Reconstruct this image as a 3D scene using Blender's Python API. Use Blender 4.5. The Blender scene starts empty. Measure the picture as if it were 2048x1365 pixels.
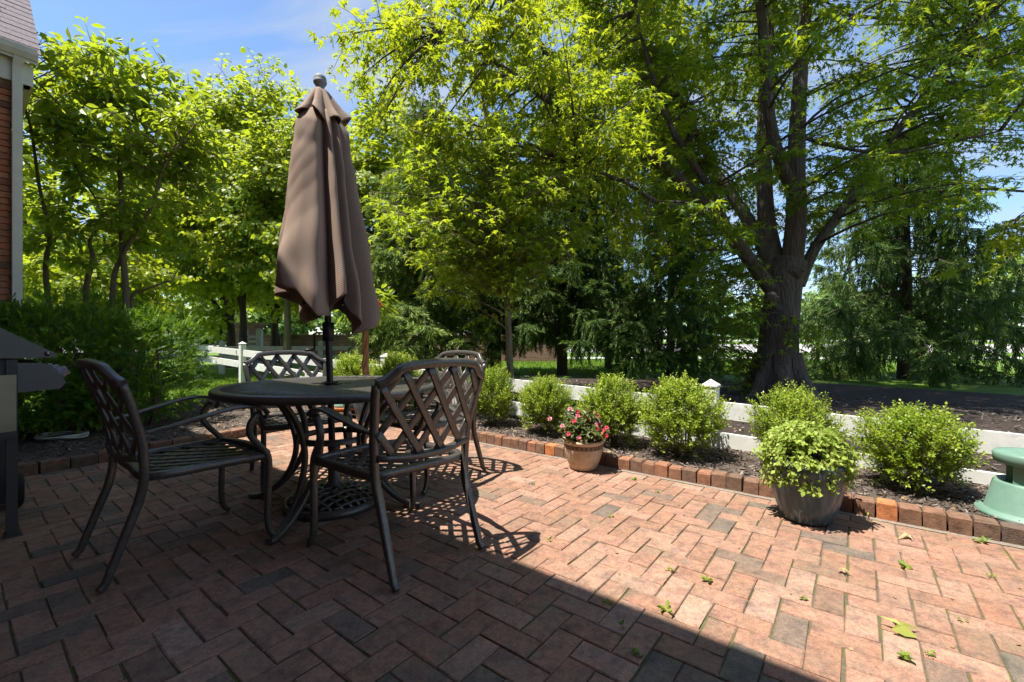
import bpy, math, random
import numpy as np
from mathutils import Vector

random.seed(7)
rng = np.random.default_rng(11)
R = math.radians
sc = bpy.context.scene
col = sc.collection

# ---------------------------------------------------------------- camera, sky, sun, exposure
cam = bpy.data.cameras.new('camera')
cam.sensor_width = 36.0
cam.lens = 36.0 * 880.0 / 2048.0
cam.clip_start = 0.05
cam.clip_end = 2000.0
cam_o = bpy.data.objects.new('camera', cam)
cam_o.location = (0, 0, 1.0)
cam_o.rotation_euler = (R(90), 0, 0)
col.objects.link(cam_o)
sc.camera = cam_o

SUN = np.array([-0.34, -0.135, 1.0]); SUN = SUN / np.linalg.norm(SUN)
w = bpy.data.worlds.new('World'); sc.world = w; w.use_nodes = True
nt = w.node_tree; nt.nodes.clear()
out = nt.nodes.new('ShaderNodeOutputWorld')
sky = nt.nodes.new('ShaderNodeTexSky'); sky.sky_type = 'NISHITA'; sky.sun_disc = False
sky.sun_elevation = math.asin(SUN[2]); sky.sun_rotation = math.atan2(SUN[0], SUN[1])
sky.air_density = 1.0; sky.dust_density = 0.25; sky.ozone_density = 4.5
bg = nt.nodes.new('ShaderNodeBackground'); bg.inputs['Strength'].default_value = 0.074
bgc = nt.nodes.new('ShaderNodeBackground'); bgc.inputs['Color'].default_value = (0.80, 0.88, 1.0, 1); bgc.inputs['Strength'].default_value = 0.25
geo = nt.nodes.new('ShaderNodeTexCoord')
sep = nt.nodes.new('ShaderNodeSeparateXYZ'); nt.links.new(geo.outputs['Generated'], sep.inputs[0])
zz = nt.nodes.new('ShaderNodeMath'); zz.operation = 'ADD'; zz.inputs[1].default_value = 0.25
zm = nt.nodes.new('ShaderNodeMath'); zm.operation = 'MAXIMUM'; zm.inputs[1].default_value = 0.1
nt.links.new(sep.outputs['Z'], zz.inputs[0]); nt.links.new(zz.outputs[0], zm.inputs[0])
dx = nt.nodes.new('ShaderNodeMath'); dx.operation = 'DIVIDE'
dy = nt.nodes.new('ShaderNodeMath'); dy.operation = 'DIVIDE'
nt.links.new(sep.outputs['X'], dx.inputs[0]); nt.links.new(zm.outputs[0], dx.inputs[1])
nt.links.new(sep.outputs['Y'], dy.inputs[0]); nt.links.new(zm.outputs[0], dy.inputs[1])
cmb = nt.nodes.new('ShaderNodeCombineXYZ'); nt.links.new(dx.outputs[0], cmb.inputs[0]); nt.links.new(dy.outputs[0], cmb.inputs[1])
mp = nt.nodes.new('ShaderNodeMapping'); mp.inputs['Scale'].default_value = (1.0, 2.2, 1.0); mp.inputs['Rotation'].default_value = (0, 0, 0.5)
mp.inputs['Location'].default_value = (0.35, 0.2, 0)
nt.links.new(cmb.outputs[0], mp.inputs['Vector'])
cn = nt.nodes.new('ShaderNodeTexNoise'); cn.inputs['Scale'].default_value = 1.5; cn.inputs['Detail'].default_value = 7; cn.inputs['Roughness'].default_value = 0.55
cn.inputs['Distortion'].default_value = 0.6
nt.links.new(mp.outputs[0], cn.inputs['Vector'])
cr = nt.nodes.new('ShaderNodeValToRGB')
cr.color_ramp.elements[0].position = 0.46; cr.color_ramp.elements[0].color = (0, 0, 0, 1)
cr.color_ramp.elements[1].position = 0.72; cr.color_ramp.elements[1].color = (0.9, 0.9, 0.9, 1)
nt.links.new(cn.outputs['Fac'], cr.inputs[0])
mx = nt.nodes.new('ShaderNodeMixShader')
nt.links.new(sky.outputs[0], bg.inputs['Color'])
nt.links.new(cr.outputs[0], mx.inputs[0]); nt.links.new(bg.outputs[0], mx.inputs[1]); nt.links.new(bgc.outputs[0], mx.inputs[2])
nt.links.new(mx.outputs[0], out.inputs['Surface'])

sun = bpy.data.lights.new('sun', 'SUN'); sun.energy = 3.5; sun.angle = R(0.53); sun.color = (1.0, 0.945, 0.85)
sun_o = bpy.data.objects.new('sun', sun)
sun_o.rotation_euler = Vector((-SUN[0], -SUN[1], -SUN[2])).to_track_quat('-Z', 'Y').to_euler()
sun_o.location = (-6, -3, 18)
col.objects.link(sun_o)

vs = sc.view_settings
vs.view_transform = 'Standard'; vs.look = 'None'; vs.gamma = 1.0; vs.use_curve_mapping = False
vs.exposure = 1.75
sc.cycles.max_bounces = 9; sc.cycles.diffuse_bounces = 5; sc.cycles.glossy_bounces = 3
sc.cycles.transmission_bounces = 5; sc.cycles.transparent_max_bounces = 4
sc.cycles.caustics_reflective = False; sc.cycles.caustics_refractive = False
sc.cycles.sample_clamp_indirect = 6.0

# ---------------------------------------------------------------- axes of the place
U = np.array([0.787, -0.6165]); N = np.array([0.6165, 0.787])     # along the edging / away from the house
def sn(s, n, z=0.0):
    return (U[0]*s + N[0]*n, U[1]*s + N[1]*n, z)
SN_ANG = math.atan2(U[1], U[0])
PX_F = 880.0

# ---------------------------------------------------------------- materials
MATS = {}
def new_mat(name):
    m = bpy.data.materials.new(name); m.use_nodes = True
    MATS[name] = m
    nt = m.node_tree
    return m, nt, nt.nodes['Principled BSDF']
def node(nt, t, **kw):
    n = nt.nodes.new(t)
    for k, v in kw.items():
        if k in n.inputs: n.inputs[k].default_value = v
        else: setattr(n, k, v)
    return n
def ramp(nt, fac, stops):
    r = nt.nodes.new('ShaderNodeValToRGB')
    el = r.color_ramp.elements
    while len(el) < len(stops): el.new(0.5)
    for e, (p, c) in zip(el, stops):
        e.position = p; e.color = (*c, 1)
    nt.links.new(fac, r.inputs[0])
    return r.outputs[0]
def mixc(nt, fac, a, b, mode='MIX'):
    m = nt.nodes.new('ShaderNodeMix'); m.data_type = 'RGBA'; m.blend_type = mode
    for sock, v in ((m.inputs[0], fac), (m.inputs[6], a), (m.inputs[7], b)):
        if isinstance(v, (int, float)): sock.default_value = v
        elif isinstance(v, tuple): sock.default_value = (*v, 1) if len(v) == 3 else v
        else: nt.links.new(v, sock)
    return m.outputs[2]
def noise(nt, scale, detail=4, rough=0.55, coord='Object', vec=None, dist=0.0):
    n = nt.nodes.new('ShaderNodeTexNoise'); n.inputs['Scale'].default_value = scale
    n.inputs['Detail'].default_value = detail; n.inputs['Roughness'].default_value = rough; n.inputs['Distortion'].default_value = dist
    if vec is None:
        tc = nt.nodes.new('ShaderNodeTexCoord'); vec = tc.outputs[coord]
    nt.links.new(vec, n.inputs['Vector'])
    return n
def bump(nt, bsdf, height, strength=0.3, dist=0.01):
    b = nt.nodes.new('ShaderNodeBump'); b.inputs['Strength'].default_value = strength; b.inputs['Distance'].default_value = dist
    nt.links.new(height, b.inputs['Height']); nt.links.new(b.outputs[0], bsdf.inputs['Normal'])
    return b
def world_pos(nt):
    g = nt.nodes.new('ShaderNodeNewGeometry'); return g.outputs['Position']

def leaf_mat(name, stops, trans=(0.2, 0.3, 0.03), tfac=0.4, rough=0.45, spec=0.35):
    m, nt, b = new_mat(name)
    at = nt.nodes.new('ShaderNodeAttribute'); at.attribute_name = 'tint'
    c = ramp(nt, at.outputs['Fac'], stops)
    nt.links.new(c, b.inputs['Base Color'])
    b.inputs['Roughness'].default_value = rough
    b.inputs['Specular IOR Level'].default_value = spec
    tr = nt.nodes.new('ShaderNodeBsdfTranslucent')
    tcol = mixc(nt, 0.55, c, trans)
    nt.links.new(tcol, tr.inputs['Color'])
    ms = nt.nodes.new('ShaderNodeMixShader'); ms.inputs[0].default_value = tfac
    nt.links.new(b.outputs[0], ms.inputs[1]); nt.links.new(tr.outputs[0], ms.inputs[2])
    o = nt.nodes['Material Output']; nt.links.new(ms.outputs[0], o.inputs['Surface'])
    return m
leaf_mat('maple_leaf', [(0, (0.050, 0.140, 0.014)), (0.5, (0.150, 0.245, 0.018)), (1, (0.34, 0.36, 0.020))], (0.56, 0.64, 0.02), 0.54)
leaf_mat('sapling_leaf', [(0, (0.085, 0.170, 0.014)), (0.5, (0.175, 0.270, 0.020)), (1, (0.29, 0.34, 0.022))], (0.58, 0.70, 0.025), 0.54)
leaf_mat('far_leaf', [(0, (0.085, 0.160, 0.016)), (0.5, (0.19, 0.27, 0.022)), (1, (0.32, 0.36, 0.026))], (0.60, 0.68, 0.025), 0.52)
leaf_mat('horizon_leaf', [(0, (0.09, 0.18, 0.05)), (0.5, (0.17, 0.27, 0.06)), (1, (0.26, 0.33, 0.06))], (0.42, 0.55, 0.08), 0.45)
leaf_mat('magnolia_leaf', [(0, (0.085, 0.165, 0.030)), (0.5, (0.18, 0.265, 0.026)), (0.93, (0.29, 0.345, 0.024)), (1, (0.34, 0.40, 0.14))], (0.56, 0.66, 0.02), 0.5, 0.42, 0.3)
leaf_mat('boxwood_leaf', [(0, (0.10, 0.185, 0.018)), (0.5, (0.22, 0.325, 0.024)), (1, (0.38, 0.44, 0.040))], (0.50, 0.62, 0.03), 0.42, 0.38, 0.4)
leaf_mat('potted_leaf', [(0, (0.14, 0.22, 0.03)), (0.5, (0.27, 0.36, 0.05)), (1, (0.42, 0.48, 0.12))], (0.45, 0.55, 0.12), 0.38, 0.5, 0.3)
leaf_mat('impatiens_leaf', [(0, (0.03, 0.07, 0.02)), (0.5, (0.08, 0.11, 0.025)), (0.8, (0.15, 0.13, 0.03)), (1, (0.28, 0.14, 0.05))], (0.2, 0.25, 0.05), 0.3, 0.4, 0.4)
leaf_mat('flower_pink', [(0, (0.62, 0.03, 0.06)), (0.5, (0.75, 0.10, 0.16)), (1, (0.80, 0.50, 0.55))], (0.8, 0.15, 0.2), 0.3, 0.5, 0.3)
leaf_mat('flower_red', [(0, (0.6, 0.03, 0.01)), (1, (0.75, 0.08, 0.02))], (0.8, 0.1, 0.05), 0.3, 0.5, 0.3)
leaf_mat('yew_needle', [(0, (0.040, 0.105, 0.016)), (0.6, (0.105, 0.215, 0.022)), (1, (0.25, 0.35, 0.028))], (0.25, 0.42, 0.02), 0.34, 0.5, 0.3)
leaf_mat('spruce_needle', [(0, (0.035, 0.070, 0.022)), (0.6, (0.078, 0.135, 0.030)), (1, (0.18, 0.24, 0.045))], (0.20, 0.32, 0.04), 0.3, 0.55, 0.25)
leaf_mat('grass_blade', [(0, (0.075, 0.16, 0.016)), (0.6, (0.15, 0.25, 0.026)), (1, (0.27, 0.34, 0.06))], (0.35, 0.48, 0.04), 0.42, 0.5, 0.3)
leaf_mat('weed_leaf', [(0, (0.09, 0.17, 0.02)), (1, (0.22, 0.28, 0.03))], (0.4, 0.5, 0.05), 0.35, 0.5, 0.3)
leaf_mat('dry_leaf', [(0, (0.20, 0.11, 0.05)), (0.6, (0.34, 0.23, 0.12)), (1, (0.46, 0.38, 0.20))], (0.4, 0.3, 0.1), 0.2, 0.7, 0.2)
leaf_mat('fallen_leaf', [(0, (0.25, 0.28, 0.05)), (1, (0.42, 0.45, 0.12))], (0.5, 0.5, 0.1), 0.3, 0.5, 0.3)

def bark_mat(name, c1, c2, scale=6.0, bs=0.9):
    m, nt, b = new_mat(name)
    tc = nt.nodes.new('ShaderNodeTexCoord')
    mpn = nt.nodes.new('ShaderNodeMapping'); mpn.inputs['Scale'].default_value = (1, 1, 0.16)
    nt.links.new(tc.outputs['Object'], mpn.inputs[0])
    n1 = noise(nt, scale, 7, 0.65, vec=mpn.outputs[0], dist=0.4)
    n2 = noise(nt, 2.2, 4, 0.6)
    vr = nt.nodes.new('ShaderNodeTexVoronoi'); vr.feature = 'DISTANCE_TO_EDGE'; vr.inputs['Scale'].default_value = scale*2.0
    nt.links.new(mpn.outputs[0], vr.inputs['Vector'])
    c = ramp(nt, n1.outputs['Fac'], [(0.3, c1), (0.7, c2)])
    c = mixc(nt, n2.outputs['Fac'], c, tuple(0.5*(a+bb)*0.9 for a, bb in zip(c1, c2)))
    nt.links.new(c, b.inputs['Base Color']); b.inputs['Roughness'].default_value = 0.92
    mul = node(nt, 'ShaderNodeMath', operation='MULTIPLY_ADD'); mul.inputs[1].default_value = 1.2
    nt.links.new(vr.outputs['Distance'], mul.inputs[0]); nt.links.new(n1.outputs['Fac'], mul.inputs[2])
    bump(nt, b, mul.outputs[0], bs, 0.05)
    return m
bark_mat('maple_bark', (0.028, 0.021, 0.017), (0.190, 0.150, 0.115), 10, 1.0)
bark_mat('young_bark', (0.12, 0.095, 0.06), (0.24, 0.20, 0.13), 14, 0.4)
bark_mat('dark_bark', (0.035, 0.026, 0.020), (0.10, 0.075, 0.055), 9, 0.6)
bark_mat('twig_bark', (0.07, 0.05, 0.035), (0.15, 0.115, 0.08), 16, 0.3)
bark_mat('braided_bark', (0.22, 0.11, 0.05), (0.42, 0.24, 0.11), 14, 0.3)

BRICK_STOPS = [(0.0, (0.118, 0.108, 0.092)), (0.14, (0.155, 0.122, 0.098)), (0.28, (0.200, 0.128, 0.092)), (0.5, (0.256, 0.146, 0.100)),
               (0.75, (0.292, 0.174, 0.126)), (1.0, (0.335, 0.222, 0.168))]
def paver_mat(name, src):
    m, nt, b = new_mat(name)
    if src == 'object':
        oi = nt.nodes.new('ShaderNodeObjectInfo'); fac = nt.nodes.new('ShaderNodeSeparateColor')
        nt.links.new(oi.outputs['Color'], fac.inputs[0]); fac = fac.outputs[0]
    else:
        at = nt.nodes.new('ShaderNodeAttribute'); at.attribute_name = 'tint'; fac = at.outputs['Fac']
    pos = world_pos(nt)
    base = ramp(nt, fac, BRICK_STOPS)
    n1 = noise(nt, 14, 5, 0.6, vec=pos)
    n2 = noise(nt, 160, 3, 0.7, vec=pos)
    n3 = noise(nt, 2.3, 4, 0.6, vec=pos)
    n5 = noise(nt, 45, 4, 0.7, vec=pos)
    dark = ramp(nt, n1.outputs['Fac'], [(0.30, (0.58, 0.62, 0.66)), (0.50, (0.98, 0.96, 0.95)), (0.68, (1.22, 1.12, 1.04))])
    c = mixc(nt, 1.0, base, dark, 'MULTIPLY')
    n7 = noise(nt, 7.0, 5, 0.65, vec=pos, dist=0.5)
    ol = ramp(nt, n7.outputs['Fac'], [(0.48, (0, 0, 0)), (0.70, (0.62, 0.62, 0.62))])
    c = mixc(nt, ol, c, (0.175, 0.145, 0.105))
    n8 = noise(nt, 4.1, 4, 0.6, vec=pos)
    rd = ramp(nt, n8.outputs['Fac'], [(0.52, (0, 0, 0)), (0.76, (0.4, 0.4, 0.4))])
    c = mixc(nt, rd, c, (0.32, 0.14, 0.085))
    grain = ramp(nt, n2.outputs['Fac'], [(0.25, (0.45, 0.45, 0.45)), (0.5, (1.0, 1.0, 1.0)), (0.75, (1.5, 1.46, 1.4))])
    c = mixc(nt, 0.7, c, grain, 'MULTIPLY')
    blot = ramp(nt, n5.outputs['Fac'], [(0.3, (0.62, 0.60, 0.60)), (0.6, (1.12, 1.08, 1.06))])
    c = mixc(nt, 0.8, c, blot, 'MULTIPLY')
    mossf = ramp(nt, n3.outputs['Fac'], [(0.56, (0, 0, 0)), (0.80, (0.5, 0.5, 0.5))])
    c = mixc(nt, mossf, c, (0.15, 0.135, 0.08))
    nt.links.new(c, b.inputs['Base Color']); b.inputs['Roughness'].default_value = 0.85
    b.inputs['Specular IOR Level'].default_value = 0.25
    add = node(nt, 'ShaderNodeMath', operation='ADD'); nt.links.new(n2.outputs['Fac'], add.inputs[0])
    nt.links.new(n1.outputs['Fac'], add.inputs[1])
    bump(nt, b, add.outputs[0], 0.4, 0.004)
paver_mat('paver', 'object'); paver_mat('paver_field', 'attr')
def edging_mat():
    m, nt, b = new_mat('edging_brick')
    oi = nt.nodes.new('ShaderNodeObjectInfo'); f = nt.nodes.new('ShaderNodeSeparateColor'); nt.links.new(oi.outputs['Color'], f.inputs[0])
    base = ramp(nt, f.outputs[0], [(0, (0.105, 0.072, 0.054)), (0.4, (0.175, 0.098, 0.062)), (0.8, (0.255, 0.115, 0.064)), (1, (0.45, 0.16, 0.055))])
    pos = world_pos(nt)
    n1 = noise(nt, 22, 6, 0.7, vec=pos); n2 = noise(nt, 130, 3, 0.6, vec=pos)
    c = mixc(nt, 0.9, base, ramp(nt, n1.outputs['Fac'], [(0.3, (0.42, 0.42, 0.42)), (0.5, (0.95, 0.93, 0.9)), (0.7, (1.35, 1.3, 1.25))]), 'MULTIPLY')
    nt.links.new(c, b.inputs['Base Color']); b.inputs['Roughness'].default_value = 0.9
    add = node(nt, 'ShaderNodeMath', operation='ADD'); nt.links.new(n1.outputs['Fac'], add.inputs[0]); nt.links.new(n2.outputs['Fac'], add.inputs[1])
    bump(nt, b, add.outputs[0], 0.6, 0.006)
edging_mat()
def house_brick_mat():
    m, nt, b = new_mat('house_brick')
    oi = nt.nodes.new('ShaderNodeObjectInfo'); f = nt.nodes.new('ShaderNodeSeparateColor'); nt.links.new(oi.outputs['Color'], f.inputs[0])
    base = ramp(nt, f.outputs[0], [(0, (0.15, 0.09, 0.06)), (0.3, (0.36, 0.14, 0.07)), (0.7, (0.45, 0.175, 0.085)), (1, (0.50, 0.215, 0.115))])
    pos = world_pos(nt)
    n1 = noise(nt, 30, 5, 0.65, vec=pos)
    c = mixc(nt, 0.8, base, ramp(nt, n1.outputs['Fac'], [(0.3, (0.7, 0.68, 0.66)), (0.7, (1.15, 1.12, 1.1))]), 'MULTIPLY')
    nt.links.new(c, b.inputs['Base Color']); b.inputs['Roughness'].default_value = 0.9
    bump(nt, b, n1.outputs['Fac'], 0.4, 0.004)
house_brick_mat()
def flat_brick_mat(name, c1, c2, mortar, axis_rot, bw=0.2, bh=0.068):
    m, nt, b = new_mat(name)
    tc = nt.nodes.new('ShaderNodeTexCoord')
    mpn = nt.nodes.new('ShaderNodeMapping'); mpn.inputs['Rotation'].default_value = axis_rot
    nt.links.new(tc.outputs['Object'], mpn.inputs[0])
    br = nt.nodes.new('ShaderNodeTexBrick'); br.inputs['Scale'].default_value = 1.0
    br.inputs['Brick Width'].default_value = bw; br.inputs['Row Height'].default_value = bh; br.inputs['Mortar Size'].default_value = 0.005
    br.inputs['Color1'].default_value = (*c1, 1); br.inputs['Color2'].default_value = (*c2, 1); br.inputs['Mortar'].default_value = (*mortar, 1)
    nt.links.new(mpn.outputs[0], br.inputs['Vector'])
    n1 = noise(nt, 5, 5, 0.6)
    c = mixc(nt, 0.6, br.outputs['Color'], ramp(nt, n1.outputs['Fac'], [(0.3, (0.7, 0.7, 0.7)), (0.7, (1.1, 1.1, 1.1))]), 'MULTIPLY')
    nt.links.new(c, b.inputs['Base Color']); b.inputs['Roughness'].default_value = 0.9
    inv = node(nt, 'ShaderNodeMath', operation='SUBTRACT'); inv.inputs[0].default_value = 1.0; nt.links.new(br.outputs['Fac'], inv.inputs[1])
    bump(nt, b, inv.outputs[0], 0.6, 0.008)
flat_brick_mat('house_wall', (0.27, 0.105, 0.058), (0.36, 0.14, 0.075), (0.36, 0.32, 0.24), (R(90), 0, 0))
flat_brick_mat('garden_wall', (0.20, 0.10, 0.075), (0.29, 0.15, 0.11), (0.30, 0.24, 0.20), (R(90), 0, 0), 0.22, 0.075)

def noise_mat(name, c1, c2, scale, rough=0.9, bs=0.5, bd=0.01, lo=0.3, hi=0.7, c3=None, scale2=None, spec=0.2, metal=0.0, coord=None):
    m, nt, b = new_mat(name)
    v = world_pos(nt) if coord is None else None
    n1 = noise(nt, scale, 6, 0.65, vec=v) if v is not None else noise(nt, scale, 6, 0.65)
    c = ramp(nt, n1.outputs['Fac'], [(lo, c1), (hi, c2)])
    if c3:
        n2 = noise(nt, scale2, 5, 0.6, vec=v) if v is not None else noise(nt, scale2, 5, 0.6)
        f = ramp(nt, n2.outputs['Fac'], [(0.45, (0, 0, 0)), (0.62, (1, 1, 1))])
        c = mixc(nt, f, c, c3)
    nt.links.new(c, b.inputs['Base Color']); b.inputs['Roughness'].default_value = rough
    b.inputs['Specular IOR Level'].default_value = spec; b.inputs['Metallic'].default_value = metal
    if bs: bump(nt, b, n1.outputs['Fac'], bs, bd)
    return m, nt, b
noise_mat('joint_sand', (0.060, 0.050, 0.038), (0.150, 0.120, 0.082), 60, c3=(0.085, 0.100, 0.026), scale2=5.0)
noise_mat('mortar_strip', (0.14, 0.115, 0.09), (0.27, 0.23, 0.19), 40, bs=0.8)
noise_mat('mulch', (0.055, 0.042, 0.036), (0.165, 0.130, 0.105), 45, bs=1.0, bd=0.03, c3=(0.10, 0.075, 0.060), scale2=3.0)
noise_mat('shaded_mulch', (0.022, 0.017, 0.014), (0.070, 0.053, 0.042), 30, bs=1.0, bd=0.03, c3=(0.040, 0.030, 0.024), scale2=3.0)  # mulch in a darker copy, tree shade put into the base colour
noise_mat('lawn', (0.060, 0.125, 0.018), (0.135, 0.20, 0.030), 1.6, bs=0.6, bd=0.04, c3=(0.085, 0.16, 0.018), scale2=30)
noise_mat('asphalt', (0.30, 0.29, 0.28), (0.38, 0.37, 0.36), 4, bs=0.1)
noise_mat('sidewalk', (0.40, 0.39, 0.37), (0.50, 0.49, 0.47), 3, bs=0.1)
noise_mat('painted_white', (0.52, 0.52, 0.50), (0.76, 0.76, 0.75), 14, rough=0.55, bs=0.2, bd=0.004, spec=0.35, c3=(0.64, 0.63, 0.58), scale2=2.8)
noise_mat('shaded_white', (0.42, 0.43, 0.36), (0.62, 0.62, 0.55), 6, rough=0.7, bs=0.15, bd=0.004)  # white paint greyed down, the far fence's shade put into its colour
noise_mat('trim_white', (0.62, 0.60, 0.52), (0.72, 0.70, 0.62), 4, rough=0.5, bs=0)
noise_mat('mortar', (0.36, 0.30, 0.20), (0.46, 0.39, 0.27), 40)
noise_mat('shingle', (0.10, 0.085, 0.095), (0.20, 0.17, 0.185), 40, bs=0.5)
noise_mat('bed_stone', (0.16, 0.16, 0.16), (0.28, 0.28, 0.27), 12)
noise_mat('cast_metal', (0.056, 0.050, 0.046), (0.115, 0.102, 0.092), 70, rough=0.34, bs=0.2, bd=0.002, spec=0.7, metal=0.35)
noise_mat('dark_metal', (0.020, 0.019, 0.018), (0.034, 0.032, 0.030), 50, rough=0.4, bs=0.05, bd=0.001, spec=0.5, metal=0.3)
noise_mat('finial_grey', (0.16, 0.17, 0.19), (0.26, 0.27, 0.30), 25, rough=0.6, bs=0.1, bd=0.002)
noise_mat('grill_black', (0.030, 0.029, 0.028), (0.050, 0.048, 0.045), 120, rough=0.5, bs=0.15, bd=0.001, spec=0.5)
noise_mat('grill_grey', (0.10, 0.098, 0.094), (0.13, 0.128, 0.122), 120, rough=0.5, bs=0.1, bd=0.001, spec=0.5, metal=0.3)
noise_mat('steel', (0.17, 0.15, 0.13), (0.25, 0.225, 0.20), 4, rough=0.32, bs=0, spec=0.5, metal=1.0)
noise_mat('knob_grey', (0.12, 0.11, 0.13), (0.16, 0.15, 0.17), 50, rough=0.35, bs=0, spec=0.5)
noise_mat('rubber', (0.012, 0.012, 0.013), (0.022, 0.022, 0.024), 60, rough=0.7, bs=0.1, bd=0.002)
noise_mat('hose_white', (0.42, 0.40, 0.36), (0.55, 0.53, 0.48), 20, rough=0.5, bs=0)
noise_mat('speaker_green', (0.105, 0.195, 0.150), (0.150, 0.250, 0.195), 9, rough=0.48, bs=0.08, bd=0.001, spec=0.4)
noise_mat('pot_tan', (0.44, 0.355, 0.25), (0.58, 0.49, 0.37), 11, rough=0.65, bs=0.15, bd=0.003, c3=(0.44, 0.31, 0.19), scale2=7)
noise_mat('pot_band', (0.10, 0.065, 0.045), (0.20, 0.13, 0.09), 40, rough=0.7)
noise_mat('soil', (0.022, 0.016, 0.012), (0.06, 0.045, 0.034), 70)
noise_mat('pot_green', (0.20, 0.38, 0.32), (0.27, 0.46, 0.40), 8, rough=0.4, bs=0)
noise_mat('terracotta', (0.42, 0.13, 0.045), (0.52, 0.19, 0.07), 20, rough=0.8)
noise_mat('gravel_pale', (0.36, 0.30, 0.22), (0.56, 0.46, 0.34), 25)
noise_mat('wire_black', (0.02, 0.02, 0.022), (0.03, 0.03, 0.03), 5, rough=0.6, bs=0)
def chip_mat():
    m, nt, b = new_mat('mulch_chip')
    at = nt.nodes.new('ShaderNodeAttribute'); at.attribute_name = 'tint'
    c = ramp(nt, at.outputs['Fac'], [(0, (0.045, 0.034, 0.028)), (0.5, (0.13, 0.10, 0.080)), (0.85, (0.24, 0.19, 0.155)), (0.95, (0.36, 0.28, 0.19)), (1, (0.46, 0.37, 0.25))])
    nt.links.new(c, b.inputs['Base Color']); b.inputs['Roughness'].default_value = 0.85
chip_mat()
def fabric_mat():
    m, nt, b = new_mat('umbrella_fabric')
    uv = nt.nodes.new('ShaderNodeAttribute'); uv.attribute_name = 'weave'
    sp = nt.nodes.new('ShaderNodeSeparateXYZ'); nt.links.new(uv.outputs['Vector'], sp.inputs[0])
    def sine(o, k):
        a = node(nt, 'ShaderNodeMath', operation='MULTIPLY'); a.inputs[1].default_value = k; nt.links.new(o, a.inputs[0])
        s = node(nt, 'ShaderNodeMath', operation='SINE'); nt.links.new(a.outputs[0], s.inputs[0]); return s.outputs[0]
    s1 = sine(sp.outputs[0], 2*math.pi/0.0122); s2 = sine(sp.outputs[1], 2*math.pi/0.0122)
    mu = node(nt, 'ShaderNodeMath', operation='MULTIPLY'); nt.links.new(s1, mu.inputs[0]); nt.links.new(s2, mu.inputs[1])
    f = node(nt, 'ShaderNodeMath', operation='MULTIPLY_ADD'); f.inputs[1].default_value = 0.5; f.inputs[2].default_value = 0.5
    nt.links.new(mu.outputs[0], f.inputs[0])
    c = ramp(nt, f.outputs[0], [(0.10, (0.225, 0.165, 0.132)), (0.9, (0.385, 0.290, 0.232))])
    n1 = noise(nt, 3, 4, 0.6)
    c = mixc(nt, 0.6, c, ramp(nt, n1.outputs['Fac'], [(0.3, (0.82, 0.82, 0.84)), (0.7, (1.08, 1.06, 1.04))]), 'MULTIPLY')
    nt.links.new(c, b.inputs['Base Color']); b.inputs['Roughness'].default_value = 0.85; b.inputs['Specular IOR Level'].default_value = 0.2
    bump(nt, b, f.outputs[0], 0.5, 0.002)
    tr = nt.nodes.new('ShaderNodeBsdfTranslucent'); nt.links.new(c, tr.inputs['Color'])
    ms = nt.nodes.new('ShaderNodeMixShader'); ms.inputs[0].default_value = 0.12
    nt.links.new(b.outputs[0], ms.inputs[1]); nt.links.new(tr.outputs[0], ms.inputs[2])
    nt.links.new(ms.outputs[0], nt.nodes['Material Output'].inputs['Surface'])
fabric_mat()
def blue_pot_mat():
    m, nt, b = new_mat('pot_blue')
    tc = nt.nodes.new('ShaderNodeTexCoord')
    mpn = nt.nodes.new('ShaderNodeMapping'); mpn.inputs['Scale'].default_value = (1, 1, 0.10)
    nt.links.new(tc.outputs['Object'], mpn.inputs[0])
    n1 = noise(nt, 26, 6, 0.6, vec=mpn.outputs[0], dist=1.0)
    c = ramp(nt, n1.outputs['Fac'], [(0.28, (0.028, 0.046, 0.062)), (0.42, (0.046, 0.076, 0.102)), (0.50, (0.050, 0.092, 0.128)), (0.56, (0.072, 0.098, 0.116)), (0.61, (0.066, 0.120, 0.160)), (0.72, (0.20, 0.40, 0.55))])
    nt.links.new(c, b.inputs['Base Color']); b.inputs['Roughness'].default_value = 0.25; b.inputs['Specular IOR Level'].default_value = 0.4
    bump(nt, b, n1.outputs['Fac'], 0.15, 0.004)
blue_pot_mat()

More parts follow.
